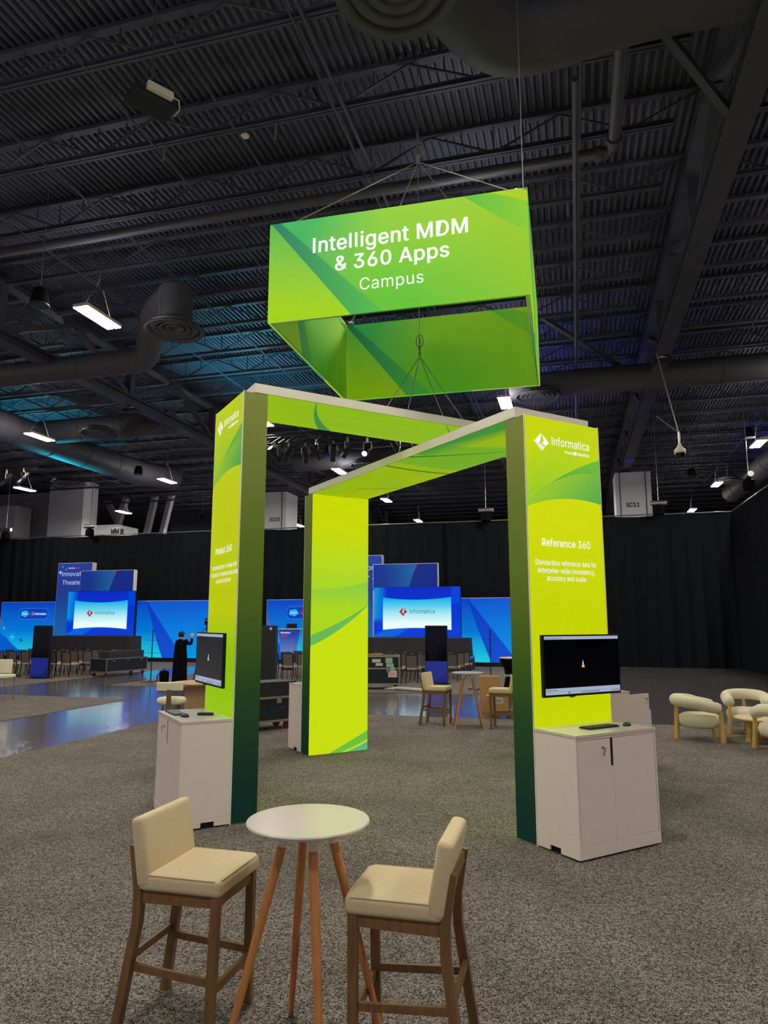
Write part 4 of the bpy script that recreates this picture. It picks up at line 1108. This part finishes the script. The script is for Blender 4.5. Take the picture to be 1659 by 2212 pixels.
# ---- road cases
def road_case(label, loc, rz, L, Wd, z0, z1, mat='case_black', txt=None, wheels=True, wheelmat='black_plastic', split=None):
    t = thing('road_case', label, 'road case', loc, rz)
    mb = MB(); mb.bx(-L/2+.01, L/2-.01, -Wd/2+.01, Wd/2-.01, z0, z1); mb.build('body', mat, t)
    mb = MB(); e = .030
    for a in (-1, 1):
        for b in (-1, 1): mb.box((a*(L/2-e/2), b*(Wd/2-e/2), (z0+z1)/2), (e, e, z1-z0+.01))
        for zz in [z0, z1] + ([split] if split else []):
            mb.box((0, a*(Wd/2-e/2+.002), zz), (L, e, e*1.3)); mb.box((a*(L/2-e/2+.002), 0, zz), (e, Wd, e*1.3))
    mb.build('edge_profile', 'alu', t)
    n = max(2, int(L/.55))
    for k in range(n):
        x = -L/2+L*(k+.5)/n
        for a in (-1, 1):
            mb = MB(); mb.box((x, a*(Wd/2+.006), (split or z1)-.05), (.11, .012, .12)); mb.box((x, a*(Wd/2+.014), (split or z1)-.05), (.06, .012, .05)); mb.build('latch', 'chrome', t)
    if wheels:
        for a in (-1, 1):
            for b in (-1, 1):
                x = a*(L/2-.12); y = b*(Wd/2-.12); r_ = z0*.42
                mb = MB(); mb.cyl((x, y-.02, r_), (x, y+.02, r_), r_, n=18); w = mb.build('caster_wheel', wheelmat, t, auto=True)
                mb = MB(); mb.box((x, y, z0-.012), (.09, .09, .02)); mb.bar((x+.02, y-.028, r_), (x, y-.028, z0-.01), .03, .006); mb.bar((x+.02, y+.028, r_), (x, y+.028, z0-.01), .03, .006); mb.build('caster_fork', 'chrome', t)
    if txt:
        lettering(txt[0], txt[1], txt[2], txt[3], txt[4], t, txt[5], y=-Wd/2+.004, bold=.02)
    return t
M['veloxity_ink'] = plain('veloxity_ink', rgb(58, 92, 120), .5)
road_case('long black road case on wheels in front of the left stage', (-17.15, 24.15, 0), R(80), 2.1, .85, .18, .66, wheelmat='red_wheel')
mb = MB(); mb.bx(-.9, .9, -.22, .22, 0, .26); o = tag(mb.build('black_crate', 'skirt_black'), 'plain black crate lying on the long road case', 'crate'); o.location = (-17.0, 24.1, .675); o.rotation_euler = (0, 0, R(80))
road_case('black road case lettered VELOXITY with red wheel behind the left tower', (-5.95, 12.55, .008), R(55), 1.5, .62, .17, .60, txt=('VELOXITY', -.10, .52, .33, .11, 'veloxity_ink'), wheelmat='red_wheel')
o = bpy.data.objects.new('tmp', None); bpy.data.objects.remove(o)
mb = MB(); mb.bx(-.78, .78, -.28, .28, 0, .26, bev=.006); o = tag(mb.build('case_lid', 'case_black'), 'flat black case lid resting on the VELOXITY road case', 'case lid'); o.location = (-5.95, 12.55, .632); o.rotation_euler = (0, 0, R(55))
t = thing('display_crate', 'tall black display crate standing behind the VELOXITY road case', 'crate', (-8.35, 17.2, 0), R(14))
mb = MB(); mb.bx(-.75, .75, -.2, .2, .05, 1.93, bev=.01); mb.build('body', 'case_black', t)
mb = MB(); mb.bx(.6, .66, -.206, -.2, 1.82, 1.88); mb.build('sticker', 'paper_white', t)
mb = MB(); mb.bx(-.75, .75, -.25, .25, 0, .05); mb.build('foot', 'black_plastic', t)
t2 = road_case('two-tier black road case covered with paper labels right of the back tower', (-5.95, 21.3, .009), R(14), 1.35, .7, .16, .98, split=.62)
for (x0, x1, z0, z1, m_) in ((-.16, .10, .80, .90, 'paper_white'), (-.05, .16, .70, .78, 'paper_white'), (.25, .46, .78, .94, 'case_label_green'), (.27, .50, .66, .77, 'case_label_green'), (.33, .60, .36, .56, 'paper_white'), (.40, .54, .56, .66, 'case_label_green')):
    mb = MB(); mb.bx(x0, x1, -.353, -.349, z0, z1); mb.build('paper_label', m_, t2)
lettering('PAPC', .38, .55, .42, .07, t2, 'logo_red', y=-.355, bold=.02)
o = mb = MB(); mb.bx(-.3, .2, -.2, .2, 0, .05); o = tag(mb.build('cardboard_sheet', 'cardboard'), 'flat brown cardboard lying on the labelled road case', 'cardboard'); o.location = (-6.0, 21.3, 1.0); o.rotation_euler = (0, 0, R(10))
t = road_case('small white-edged case standing on top of the far drape pipe', (-25.0, 34.3, 6.97), 0, .62, .4, .0, .34, wheels=False)

# ---- kiosks
def kiosk(label, loc, rz):
    t = thing('kiosk', label, 'kiosk', loc, rz)
    mb = MB(); mb.bx(-.37, .37, -.05, .09, .03, 1.90, bev=.006); mb.build('body', 'black_plastic', t)
    mb = MB(); mb.bx(-.355, .355, -.056, -.05, .74, 1.88); mb.build('screen', 'screen_black', t)
    mb = MB(); mb.bx(-.368, .368, -.058, -.05, .04, .735); f = mb.build('skirt_panel', 'kiosk_blue', t)
    mb = MB(); mb.bx(-.40, .40, -.25, .25, 0, .03, bev=.004); mb.build('base', 'black_plastic', t)
    return t
g = G('kiosk_blue'); e = g.z-.1-(g.x+.1)*(g.x+.1)*1.6; c = g.mix(e.sm(60), rgb(24, 40, 140), rgb(34, 52, 168)); g.col(c); g.col(c, 'Emission Color'); g.set(emit=.22, rough=.5); M['kiosk_blue'] = g.m
kiosk('tall mirror-black kiosk with blue lower panel among the left chairs', (-18.9, 21.95, .0), R(0))
kiosk('tall mirror-black kiosk with blue lower panel in front of the right stage', (-4.5, 23.35, .0085), R(0))

# ---- boxes and pallet
t = thing('pallet', 'wooden pallet carrying cardboard boxes behind the far table', 'pallet', (-1.35, 15.75, 0), R(3))
mb = MB()
for k in range(6): mb.bx(-.6, .6, -.45+.16*k, -.35+.16*k, .10, .12)
for k in (-1, 0, 1): mb.bx(.5*k-.05, .5*k+.05, -.45, .45, .02, .10)
mb.bx(-.6, .6, -.45, -.35, 0, .02); mb.bx(-.6, .6, .35, .45, 0, .02); mb.build('boards', 'pallet_wood', t)
def carton(label, loc, rz, d, lab=True):
    t = thing('cardboard_box', label, 'cardboard box', loc, rz)
    mb = MB(); mb.bx(-d[0]/2, d[0]/2, -d[1]/2, d[1]/2, 0, d[2], bev=.004); mb.build('box', 'cardboard', t)
    mb = MB(); mb.bx(-d[0]/2-.001, d[0]/2+.001, -.03, .03, d[2]*.0, d[2]+.001); mb.build('tape', 'pallet_wood', t)
    if lab:
        mb = MB(); mb.bx(-.09, .12, -d[1]/2-.003, -d[1]/2, d[2]*.55, d[2]*.9); l = mb.build('label', 'paper_white', t)
        mb = MB()
        for k in range(12): mb.bx(-.075+.015*k, -.07+.015*k+.004*(k % 2), -d[1]/2-.0045, -d[1]/2-.003, d[2]*.6, d[2]*.85)
        mb.build('barcode', 'lbl_black', l)
    return t
carton('cardboard box with white label on the pallet, left of its pair', (-1.68, 15.62, .122), R(3), (.48, .42, .34))
carton('cardboard box on the pallet at the edge of the right green tower', (-1.14, 15.66, .122), R(3), (.48, .42, .34))
carton('taller plain cardboard box standing behind the pallet boxes', (-1.95, 16.5, 0), R(8), (.46, .40, .80), False)
t = thing('cocktail_table', 'cocktail table in a black stretch cover lettered United, pink top', 'cocktail table', (-1.75, 20.4, .008))
mb = MB(); mb.lathe([(.36, 1.0), (.36, .93), (.24, .7), (.22, .45), (.27, .2), (.34, 0)], n=36); mb.build('stretch_cover', 'black_cloth', t, smooth=True)
mb = MB(); mb.lathe([(0, 1.0), (.37, 1.0), (.375, 1.015), (.37, 1.03), (0, 1.03)], n=36); mb.build('tabletop', 'pink_top', t, auto=True)
lettering('United', -.20, .12, .52, .07, t, 'print_white', y=-.30)
t = thing('paper_roll', 'white paper banner roll lying on the carpet edge', 'paper roll', (-4.75, 20.75, .008), R(-25))
mb = MB(); mb.cyl((-.6, 0, .05), (.5, 0, .05), .05, n=14); mb.build('roll', 'paper_white', t, auto=True)
mb = MB(); mb.poly([(-.6, -.05, .02), (-1.0, -.12, .01), (-.9, .08, .06), (-.6, .05, .09)], (0, 0, .003)); mb.build('loose_end', 'paper_white', t)
mb = MB(); pts = [(-3.2+.06*i, 21.6+.12*math.sin(i*1.3), .012+.02*abs(math.sin(i*.8))) for i in range(22)]; mb.tube(pts, .018, 6)
tag(mb.build('cable_heap', 'black_plastic'), 'black cables lying on the carpet beyond the far table', 'cable')
mb = MB(); mb.tube([(-21.4+.1*i, 22.2+.1*math.sin(i*1.1), .03+.02*math.sin(i*.9)**2) for i in range(16)], .03, 6)
tag(mb.build('cable_heap', 'black_plastic'), 'black cables on the floor in front of the left chairs', 'cable')

# ---- pole stands with cross bars
def pole_stand(label, loc, Ht):
    t = thing('pole_stand', label, 'stand', loc)
    mb = MB(); mb.cyl((0, 0, .03), (0, 0, Ht), .018, n=10); mb.build('pole', 'black_plastic', t)
    mb = MB(); mb.bx(-.05, .05, -.02, .02, Ht, Ht+.015); mb.build('cap', 'black_plastic', t)
    for z in (.98, 1.40):
        mb = MB(); mb.cyl((-.28, 0, z), (.28, 0, z), .006, n=6); mb.build('cross_bar', 'black_plastic', t)
    for k in range(4):
        a = R(45+90*k); mb = MB(); mb.bar((0, 0, .03), (.33*math.cos(a), .33*math.sin(a), .01), .03, .015); mb.build('foot', 'black_plastic', t)
    return t
pole_stand('thin black pole stand with two cross bars before the left stage', (-13.98, 21.45, .008), 1.73)
pole_stand('thin black pole stand with two cross bars before the right stage', (-3.02, 26.0, .008), 1.74)
# ---- camera on tripod
t = thing('video_camera_tripod', 'black video camera on a tall tripod with pan handle beside the person', 'camera tripod', (-12.55, 22.6, .008), R(-30))
for k in range(3):
    a = R(80+120*k); mb = MB(); mb.tube([(0, 0, 1.75), (.30*math.cos(a), .30*math.sin(a), 1.0), (.55*math.cos(a), .55*math.sin(a), 0)], [.03, .022, .015], 8); mb.build('leg', 'black_plastic', t)
mb = MB(); mb.cyl((0, 0, 1.72), (0, 0, 1.9), .05); mb.build('head', 'black_plastic', t)
mb = MB(); mb.cyl((0, 0, 1.86), (-.5, -.1, 1.55), .012); mb.build('pan_handle', 'black_plastic', t)
mb = MB(); mb.box((0, .03, 1.99), (.12, .26, .15), bev=.01); mb.cyl((0, .15, 2.0), (0, .28, 2.0), .045, n=16); mb.box((.02, -.02, 2.12), (.05, .2, .05)); mb.build('camera', 'black_plastic', t)
# ---- podium
g = G('podium_print'); g.lum(g.mix(g.z.ramp(.6, 1.5), rgb(130, 160, 230), rgb(44, 80, 190)), .5, .4); M['podium_print'] = g.m
t = thing('podium', 'blue tapering podium lettered Informatica World with a laptop on the right stage', 'podium', (-11.95, 28.6, 0))
mb = MB(); mb.poly([(-.40, -.2, 1.72), (.42, -.2, 1.72), (.22, -.2, .62), (-.30, -.2, .62)], (0, .4, 0)); f = mb.build('body', 'podium_print', t)
mb = MB(); mb.bx(-.45, .47, -.3, .3, 1.72, 1.76); mb.build('top_shelf', 'trim_white', t)
mb = MB(); mb.bx(-.25, .2, -.2, .1, 0, .62); mb.build('stem', 'black_plastic', t)
lettering('Informatica', -.32, .12, 1.55, .07, f, 'print_white', y=-.206, bold=.02); lettering('World', -.32, -.03, 1.43, .08, f, 'logo_red', y=-.206, bold=.02)
t = thing('laptop', 'black laptop standing open on the blue podium', 'laptop', (-11.9, 28.6, 1.762))
mb = MB(); mb.bx(-.19, .19, -.13, .13, 0, .02); mb.build('base', 'black_plastic', t)
mb = MB(); mb.bx(-.24, .24, .12, .14, .02, .20); mb.build('lid', 'black_plastic', t)

# ---- overhead theatre rig
def truss_box(label, p0, p1, s=.3):
    t = thing('lighting_truss', label, 'lighting truss'); p0 = Vector(p0); p1 = Vector(p1); d = (p1-p0); L = d.length; n = int(L/.5); u = d.normalized(); sidev = u.cross(Vector((0, 0, 1))).normalized()
    for a in (-1, 1):
        for b in (-1, 1):
            o_ = sidev*a*s/2+Vector((0, 0, b*s/2)); mb = MB(); mb.cyl(p0+o_, p1+o_, .025, n=8); mb.build('chord', 'black_plastic', t)
    mb = MB()
    for k in range(n):
        q0 = p0.lerp(p1, k/n); q1 = p0.lerp(p1, (k+1)/n)
        for a in (-1, 1):
            mb.cyl(q0+sidev*a*s/2+Vector((0, 0, -s/2)), q1+sidev*a*s/2+Vector((0, 0, s/2)), .012, n=5)
        mb.cyl(q0+sidev*s/2+Vector((0, 0, -s/2)), q1-sidev*s/2+Vector((0, 0, -s/2)), .012, n=5)
    mb.build('lacing', 'black_plastic', t)
    for f_ in (.1, .5, .9):
        mb = MB(); q0 = p0.lerp(p1, f_); mb.cyl(q0+Vector((0, 0, .15)), Vector((q0.x, q0.y, 11.74)), .012, n=5)
        mb.build('hanging_chain', 'steel_cable', t); return t
truss_box('black lighting truss seen under the left portal beam', (-10.8, 21.5, 8.15), (-2.5, 21.5, 8.15))
truss_box('black lighting truss at the far left picture edge', (-26, 22.6, 8.15), (-20.2, 22.6, 8.15))
def fixture(label, loc, tilt, rz, lit=False):
    t = thing('stage_light', label, 'stage light', loc, rz)
    mb = MB(); mb.box((0, 0, .0), (.06, .06, .16)); mb.bar((-.14, 0, -.08), (.14, 0, -.08), .03, .012); mb.bar((-.14, 0, -.08), (-.14, 0, -.32), .03, .012); mb.bar((.14, 0, -.08), (.14, 0, -.32), .03, .012); mb.build('yoke', 'alu', t)
    d = Vector((0, math.sin(tilt), -math.cos(tilt))); c = Vector((0, 0, -.32))
    mb = MB(); mb.tube([c-d*.28, c-d*.1, c+d*.1, c+d*.12, c+d*.3], [.10, .11, .10, .085, .095], 16); b = mb.build('barrel', 'black_plastic', t, auto=True)
    mb = MB(); mb.cyl(c+d*.3, c+d*.308, .085, n=18); mb.build('lens', 'par_lens' if lit else 'key_grey', b)
    return t
F0 = None
fx = [(-10.2, .5, 30), (-9.6, .9, -20), (-9.1, .7, 60), (-8.6, .4, 10), (-8.1, .8, -40), (-7.6, .6, 25), (-7.0, .9, 70), (-5.4, .5, -30), (-4.7, .8, 20), (-3.9, .6, 50)]
for i, (x, tl, rz) in enumerate(fx):
    lab = 'black stage light, %s from the left on the truss under the left portal beam' % ORD(i+1)
    if i in (0, 1, 2): F0 = fixture(lab, (x, 21.35, 7.95), tl, R(rz)); F0['group'] = 'unlit stage lights on the middle truss'
    else: o = dup(F0, lab, (x, 21.35+.3*(i % 2), 7.95), R(rz), 'unlit stage lights on the middle truss')
o = fixture('lit white stage light between the two portal beams', (-6.32, 21.35, 7.9), -.9, R(-8), True)
for i, x in enumerate((-24.6, -23.6, -22.7, -21.6, -20.8)):
    dup(F0, 'black stage light, %s from the left on the truss at the far left' % ORD(i+1), (x, 22.45, 7.95), R(40*i), 'stage lights on the left truss')
# ---- chain hoists over the drape
def hoist(label, loc):
    t = thing('chain_hoist', label, 'chain hoist', loc)
    mb = MB(); mb.cyl((-.36, 0, .35), (.36, 0, .35), .11, n=16); mb.build('motor', 'alu', t, auto=True)
    mb = MB(); mb.lathe([(.08, .25), (.22, .15), (.24, -.15), (.2, -.2), (0, -.2)], n=16); mb.build('chain_bag', 'black_cloth', t)
    mb = MB(); mb.cyl((0, 0, .4), (0, 0, 11.74-loc[2]), .018, n=6); mb.build('chain', 'steel_cable', t); return t
H0 = hoist('chain hoist over the drape at the far left edge', (-32.3, 33.88, 7.08)); H0['group'] = 'chain hoists'
dup(H0, 'chain hoist over the drape right of the tall pale column', (-26.5, 33.88, 7.08), 0, 'chain hoists')
dup(H0, 'chain hoist over the drape left of the right green tower', (-4.0, 33.88, 7.08), 0, 'chain hoists')
dup(H0, 'chain hoist over the drape right of the column lettered SC11', (3.9, 33.88, 7.08), 0, 'chain hoists')
dup(H0, 'chain hoist over the side drape at the right picture edge', (6.6, 28.9, 7.2), R(90), 'chain hoists')
# ---- pendant speakers
def speaker(label, loc, blue=False):
    t = thing('pendant_speaker', label, 'speaker', loc)
    mb = MB(); mb.lathe([(0, .42), (.13, .40), (.17, .30), (.21, .04), (.22, 0), (.19, -.01)], n=24); mb.build('shell', 'black_plastic', t, smooth=True)
    mb = MB(); mb.lathe([(0, -.012), (.19, -.01)], n=24); mb.build('grille', 'flat_blue' if blue else 'dark_grey_plastic', t)
    mb = MB(); mb.cyl((0, 0, .4), (0, 0, 11.74-loc[2]), .008, n=5); mb.build('cable', 'steel_cable', t); return t
speaker('black bell-shaped pendant speaker left of the brightest lamp', (-11.2, 12.15, 8.95))
speaker('small pendant speaker with blue rim left of the left green tower', (-19.6, 28.2, 8.9), True)
speaker('small pendant speaker seen between the portal beams', (-9.6, 26.8, 8.9), True)
speaker('tiny pendant speaker above the drape left of the left green tower', (-24.6, 43.0, 9.0))
speaker('dark pendant speaker above the lamps at the right', (6.9, 29.6, 9.2))
speaker('dark pendant speaker left of the middle right-hand lamp', (5.5, 34.6, 8.7))
# ---- dome camera
t = thing('dome_camera', 'white dome security camera hanging on a pole right of the portal', 'security camera', (3.04, 20.75, 6.72))
mb = MB(); mb.lathe([(0, .26), (.05, .26), (.06, .2), (.15, .1), (.16, 0), (0, 0)], n=24); mb.build('housing', 'trim_white', t, smooth=True)
mb = MB(); mb.lathe([(.12, 0), (.115, -.06), (.07, -.12), (0, -.14)], n=20); mb.build('dome', 'screen_black', t, smooth=True)
mb = MB(); mb.cyl((0, 0, .25), (0, 0, .62), .03, n=10); mb.cyl((0, 0, .6), (-.55, .1, 1.15), .018, n=6); mb.cyl((0, 0, .6), (-.45, 0, 3.0), .018, n=6); mb.build('mount', 'steel_cable', t)
# ---- roof devices
t = thing('hanging_projector_box', 'black hanging box with coiled cable and white power strip at the upper left', 'equipment box', (-5.38, 7.55, 9.05), R(57))
mb = MB(); mb.bx(-.30, .30, -.20, .20, 0, .10, bev=.01); mb.build('tray', 'case_black', t)
mb = MB(); mb.tube([(.0+.13*math.cos(a), -.12+.13*math.sin(a), .16+.01*k/8) for k, a in enumerate([i*PI/8 for i in range(48)])], .012, 6); mb.build('cable_coil', 'black_plastic', t)
mb = MB(); mb.bx(-.16, .20, -.30, -.215, .04, .14, bev=.008); mb.build('power_strip', 'trim_white', t)
mb = MB(); mb.tube([(.2, -.25, .1), (.3, -.24, .1), (.36, -.14, .06), (.34, .0, .02)], .010, 6); mb.build('plug_cord', 'trim_white', t)
mb = MB(); mb.cyl((0, 0, .1), (0, 0, 2.6), .012, n=6); mb.cyl((-.25, -.15, .1), (0, 0, .7), .006, n=5); mb.cyl((.25, .15, .1), (0, 0, .7), .006, n=5); mb.build('suspension', 'duct_black', t)
mb = MB(); mb.lathe([(0, -.05), (.05, -.05), (.085, -.02), (.09, 0), (0, 0)], n=24)
o = tag(mb.build('smoke_detector', 'trim_white', smooth=True), 'small white round detector on the roof deck above the sign', 'smoke detector'); o.location = (-6.04, 11.62, 11.72)
for loc, lab in (((-15.15, 21.2, 9.52), 'small projector shelf fixed under the left truss'), ((2.75, 21.0, 9.52), 'small device with white cable coil under the right truss')):
    t = thing('truss_device', lab, 'equipment box', loc)
    mb = MB(); mb.bx(-.26, .26, -.18, .18, 0, .08, bev=.008); mb.build('box', 'case_black', t)
    mb = MB(); mb.tube([(.14*math.cos(a), .14*math.sin(a), .11) for a in [i*PI/6 for i in range(12)]], .018, 6, closed=True); mb.bx(-.05, .05, -.05, .05, .08, .18); mb.build('cable_coil', 'trim_white', t)
for i, (px, py) in enumerate([(-9.9, 9.0), (-7.2, 10.6), (-4.9, 10.6), (-8.6, 12.5), (-5.0, 12.5), (-3.9, 14.5), (-6.5, 14.5), (.5, 12.5), (.2, 14.5), (1.6, 16.4)]):
    mb = MB(); mb.bx(-.02, .02, -.01, .01, -.32, 0); o = tag(mb.build('hanger_strap', 'key_grey'), 'short pale metal strap hanging from a roof joist', 'strap', 'straps on the roof joists'); o.location = (px, py, 11.0)

# ================================================================== PERSON
def skin_obj(name, verts, edges, radii, mat, parent, sub=2, root=0):
    me = bpy.data.meshes.new(name); me.from_pydata(verts, edges, []); me.materials.append(M[mat])
    o = bpy.data.objects.new(name, me); C.objects.link(o); o.parent = parent
    m = o.modifiers.new('skin', 'SKIN'); m.use_smooth_shade = True
    for i, r_ in enumerate(radii):
        sv = me.skin_vertices[0].data[i]; sv.radius = (r_, r_) if not isinstance(r_, tuple) else r_; sv.use_root = (i == root)
    s = o.modifiers.new('sub', 'SUBSURF'); s.levels = sub; s.render_levels = sub
    return o
PER = thing('person', 'person in long black robe with short brown hair, seen from behind, holding up a phone', 'person', (-13.03, 21.68, .008), R(-14))
# local: facing +Y, right hand side +X
vs = []; es = []; rs = []
def jn(p, r_, par=None):
    vs.append(p); rs.append(r_); i = len(vs)-1
    if par is not None: es.append((par, i))
    return i
pel = jn((0, 0, .93), (.15, .11)); sp1 = jn((0, .01, 1.12), (.13, .10), pel); ch = jn((0, .0, 1.32), (.16, .11), sp1); nk = jn((0, .01, 1.44), .055, ch)
hd0 = jn((0, .02, 1.51), .06, nk); hd1 = jn((.0, .035, 1.57), (.078, .088), hd0); hd2 = jn((0, .03, 1.635), (.076, .09), hd1); hd3 = jn((0, .025, 1.675), (.045, .055), hd2)
nose = jn((0, .125, 1.575), .014, hd1)
for s in (-1, 1):
    hp = jn((s*.09, 0, .86), .085, pel); kn = jn((s*.10, .01, .48), .055, hp); an = jn((s*.10, -.02, .08), .035, kn); jn((s*.11, .12, .03), .032, an)
arm_pts = {}
for s in (-1, 1):
    sh = jn((s*.18, 0, 1.36), .052, ch)
    if s > 0: el_p = (.40, .08, 1.27); wr_p = (.25, .26, 1.50)
    else: el_p = (-.23, .22, 1.20); wr_p = (.07, .30, 1.48)
    el = jn(el_p, .038, sh); wr = jn(wr_p, .024, el)
    hx = wr_p[0]+(-.015 if s > 0 else .03); pm = jn((hx, wr_p[1]+.02, wr_p[2]+.06), (.034, .018), wr)
    for k in range(4):
        f1 = jn((hx+(k-1.5)*.018, wr_p[1]+.035, wr_p[2]+.115), .009, pm); jn((hx+(k-1.5)*.017, wr_p[1]+.065, wr_p[2]+.135-abs(k-1.5)*.006), .008, f1)
    th_ = jn((hx-s*.035, wr_p[1]+.01, wr_p[2]+.085), .010, pm); jn((hx-s*.045, wr_p[1]+.035, wr_p[2]+.11), .009, th_)
    arm_pts[s] = ((s*.18, 0, 1.36), el_p, wr_p)
skin_obj('body', vs, es, rs, 'skin', PER, 2, 0)
# robe
mb = MB(); prof = [(.03, .29, .20), (.3, .285, .19), (.6, .275, .18), (.9, .265, .17), (1.1, .245, .155), (1.25, .245, .145), (1.35, .225, .125), (1.41, .14, .09), (1.445, .075, .07)]
rings = []
for z, a, b in prof:
    n = 28; rings.append([mb.bm.verts.new(((a*(1+.035*math.sin(6*2*PI*k/n)*(1 if z < 1 else 0)))*math.cos(2*PI*k/n), b*math.sin(2*PI*k/n), z)) for k in range(n)])
for a, b in zip(rings, rings[1:]):
    for k in range(28): mb.bm.faces.new((a[k], a[(k+1) % 28], b[(k+1) % 28], b[k]))
mb.build('robe', 'black_cloth', PER, smooth=True)
for s in (-1, 1):
    a, b, c = [Vector(p) for p in arm_pts[s]]
    mb = MB(); mb.tube([Vector((s*.12, 0, 1.35)), a, a.lerp(b, .5), b, b.lerp(c, .5), b.lerp(c, .88)], [.07, .085, .075, .068, .055, .045], 14); o = mb.build('sleeve', 'black_cloth', PER, smooth=True)
    m_ = o.modifiers.new('s', 'SUBSURF'); m_.levels = 1; m_.render_levels = 1
mb = MB(); mb.lathe([(.0, .105), (.05, .098), (.09, .06), (.102, .0), (.095, -.05), (.07, -.09)], (0, -.0, 1.605), 22, 1, 1.12)
for vtx in mb.bm.verts: vtx.co.y += .012
mb.build('hair', 'hair_brown', PER, smooth=True)
for s in (-1, 1):
    mb = MB(); mb.lathe([(0, .03), (.012, .02), (.014, 0), (.008, -.02), (0, -.03)], (s*.094, .045, 1.565), 10, .7, 1.3); mb.build('ear', 'skin', PER, smooth=True)
    mb = MB(); mb.lathe([(0, .07), (.03, .06), (.042, .02), (.045, 0), (0, 0)], (s*.11, .10, 0), 16, 1, 2.2); mb.build('shoe', 'black_plastic', PER, smooth=True)
# the phone held by both hands
ph_l = Vector((.17, .36, 1.60)); ph_l.rotate(PER.rotation_euler)
t = thing('phone', 'dark phone held up in both hands of the person in black', 'phone', PER.location + ph_l, R(-14))
mb = MB(); mb.bx(-.08, .08, -.005, .005, -.04, .04, bev=.003); mb.build('casing', 'black_plastic', t)
mb = MB(); mb.bx(-.074, .074, -.0065, -.005, -.035, .035); mb.build('display', 'screen_bar', t)
# backpack on the floor
t = thing('backpack', 'black backpack standing on the floor left of the person', 'backpack', (-13.50, 21.50, .008), R(12))
mb = MB(); mb.box((0, 0, .2), (.30, .18, .38), bev=.06, seg=4); mb.build('bag', 'black_cloth', t, smooth=True)
mb = MB(); mb.box((0, -.10, .14), (.2, .05, .18), bev=.02, seg=3); mb.build('pocket', 'black_cloth', t, smooth=True)
mb = MB(); mb.tube([(-.04, 0, .38), (-.03, 0, .44), (.03, 0, .44), (.04, 0, .38)], .012, 6); mb.tube([(-.13, -.05, .33), (-.22, -.09, .2), (-.2, -.06, .02)], .016, 6); mb.build('strap', 'black_cloth', t)
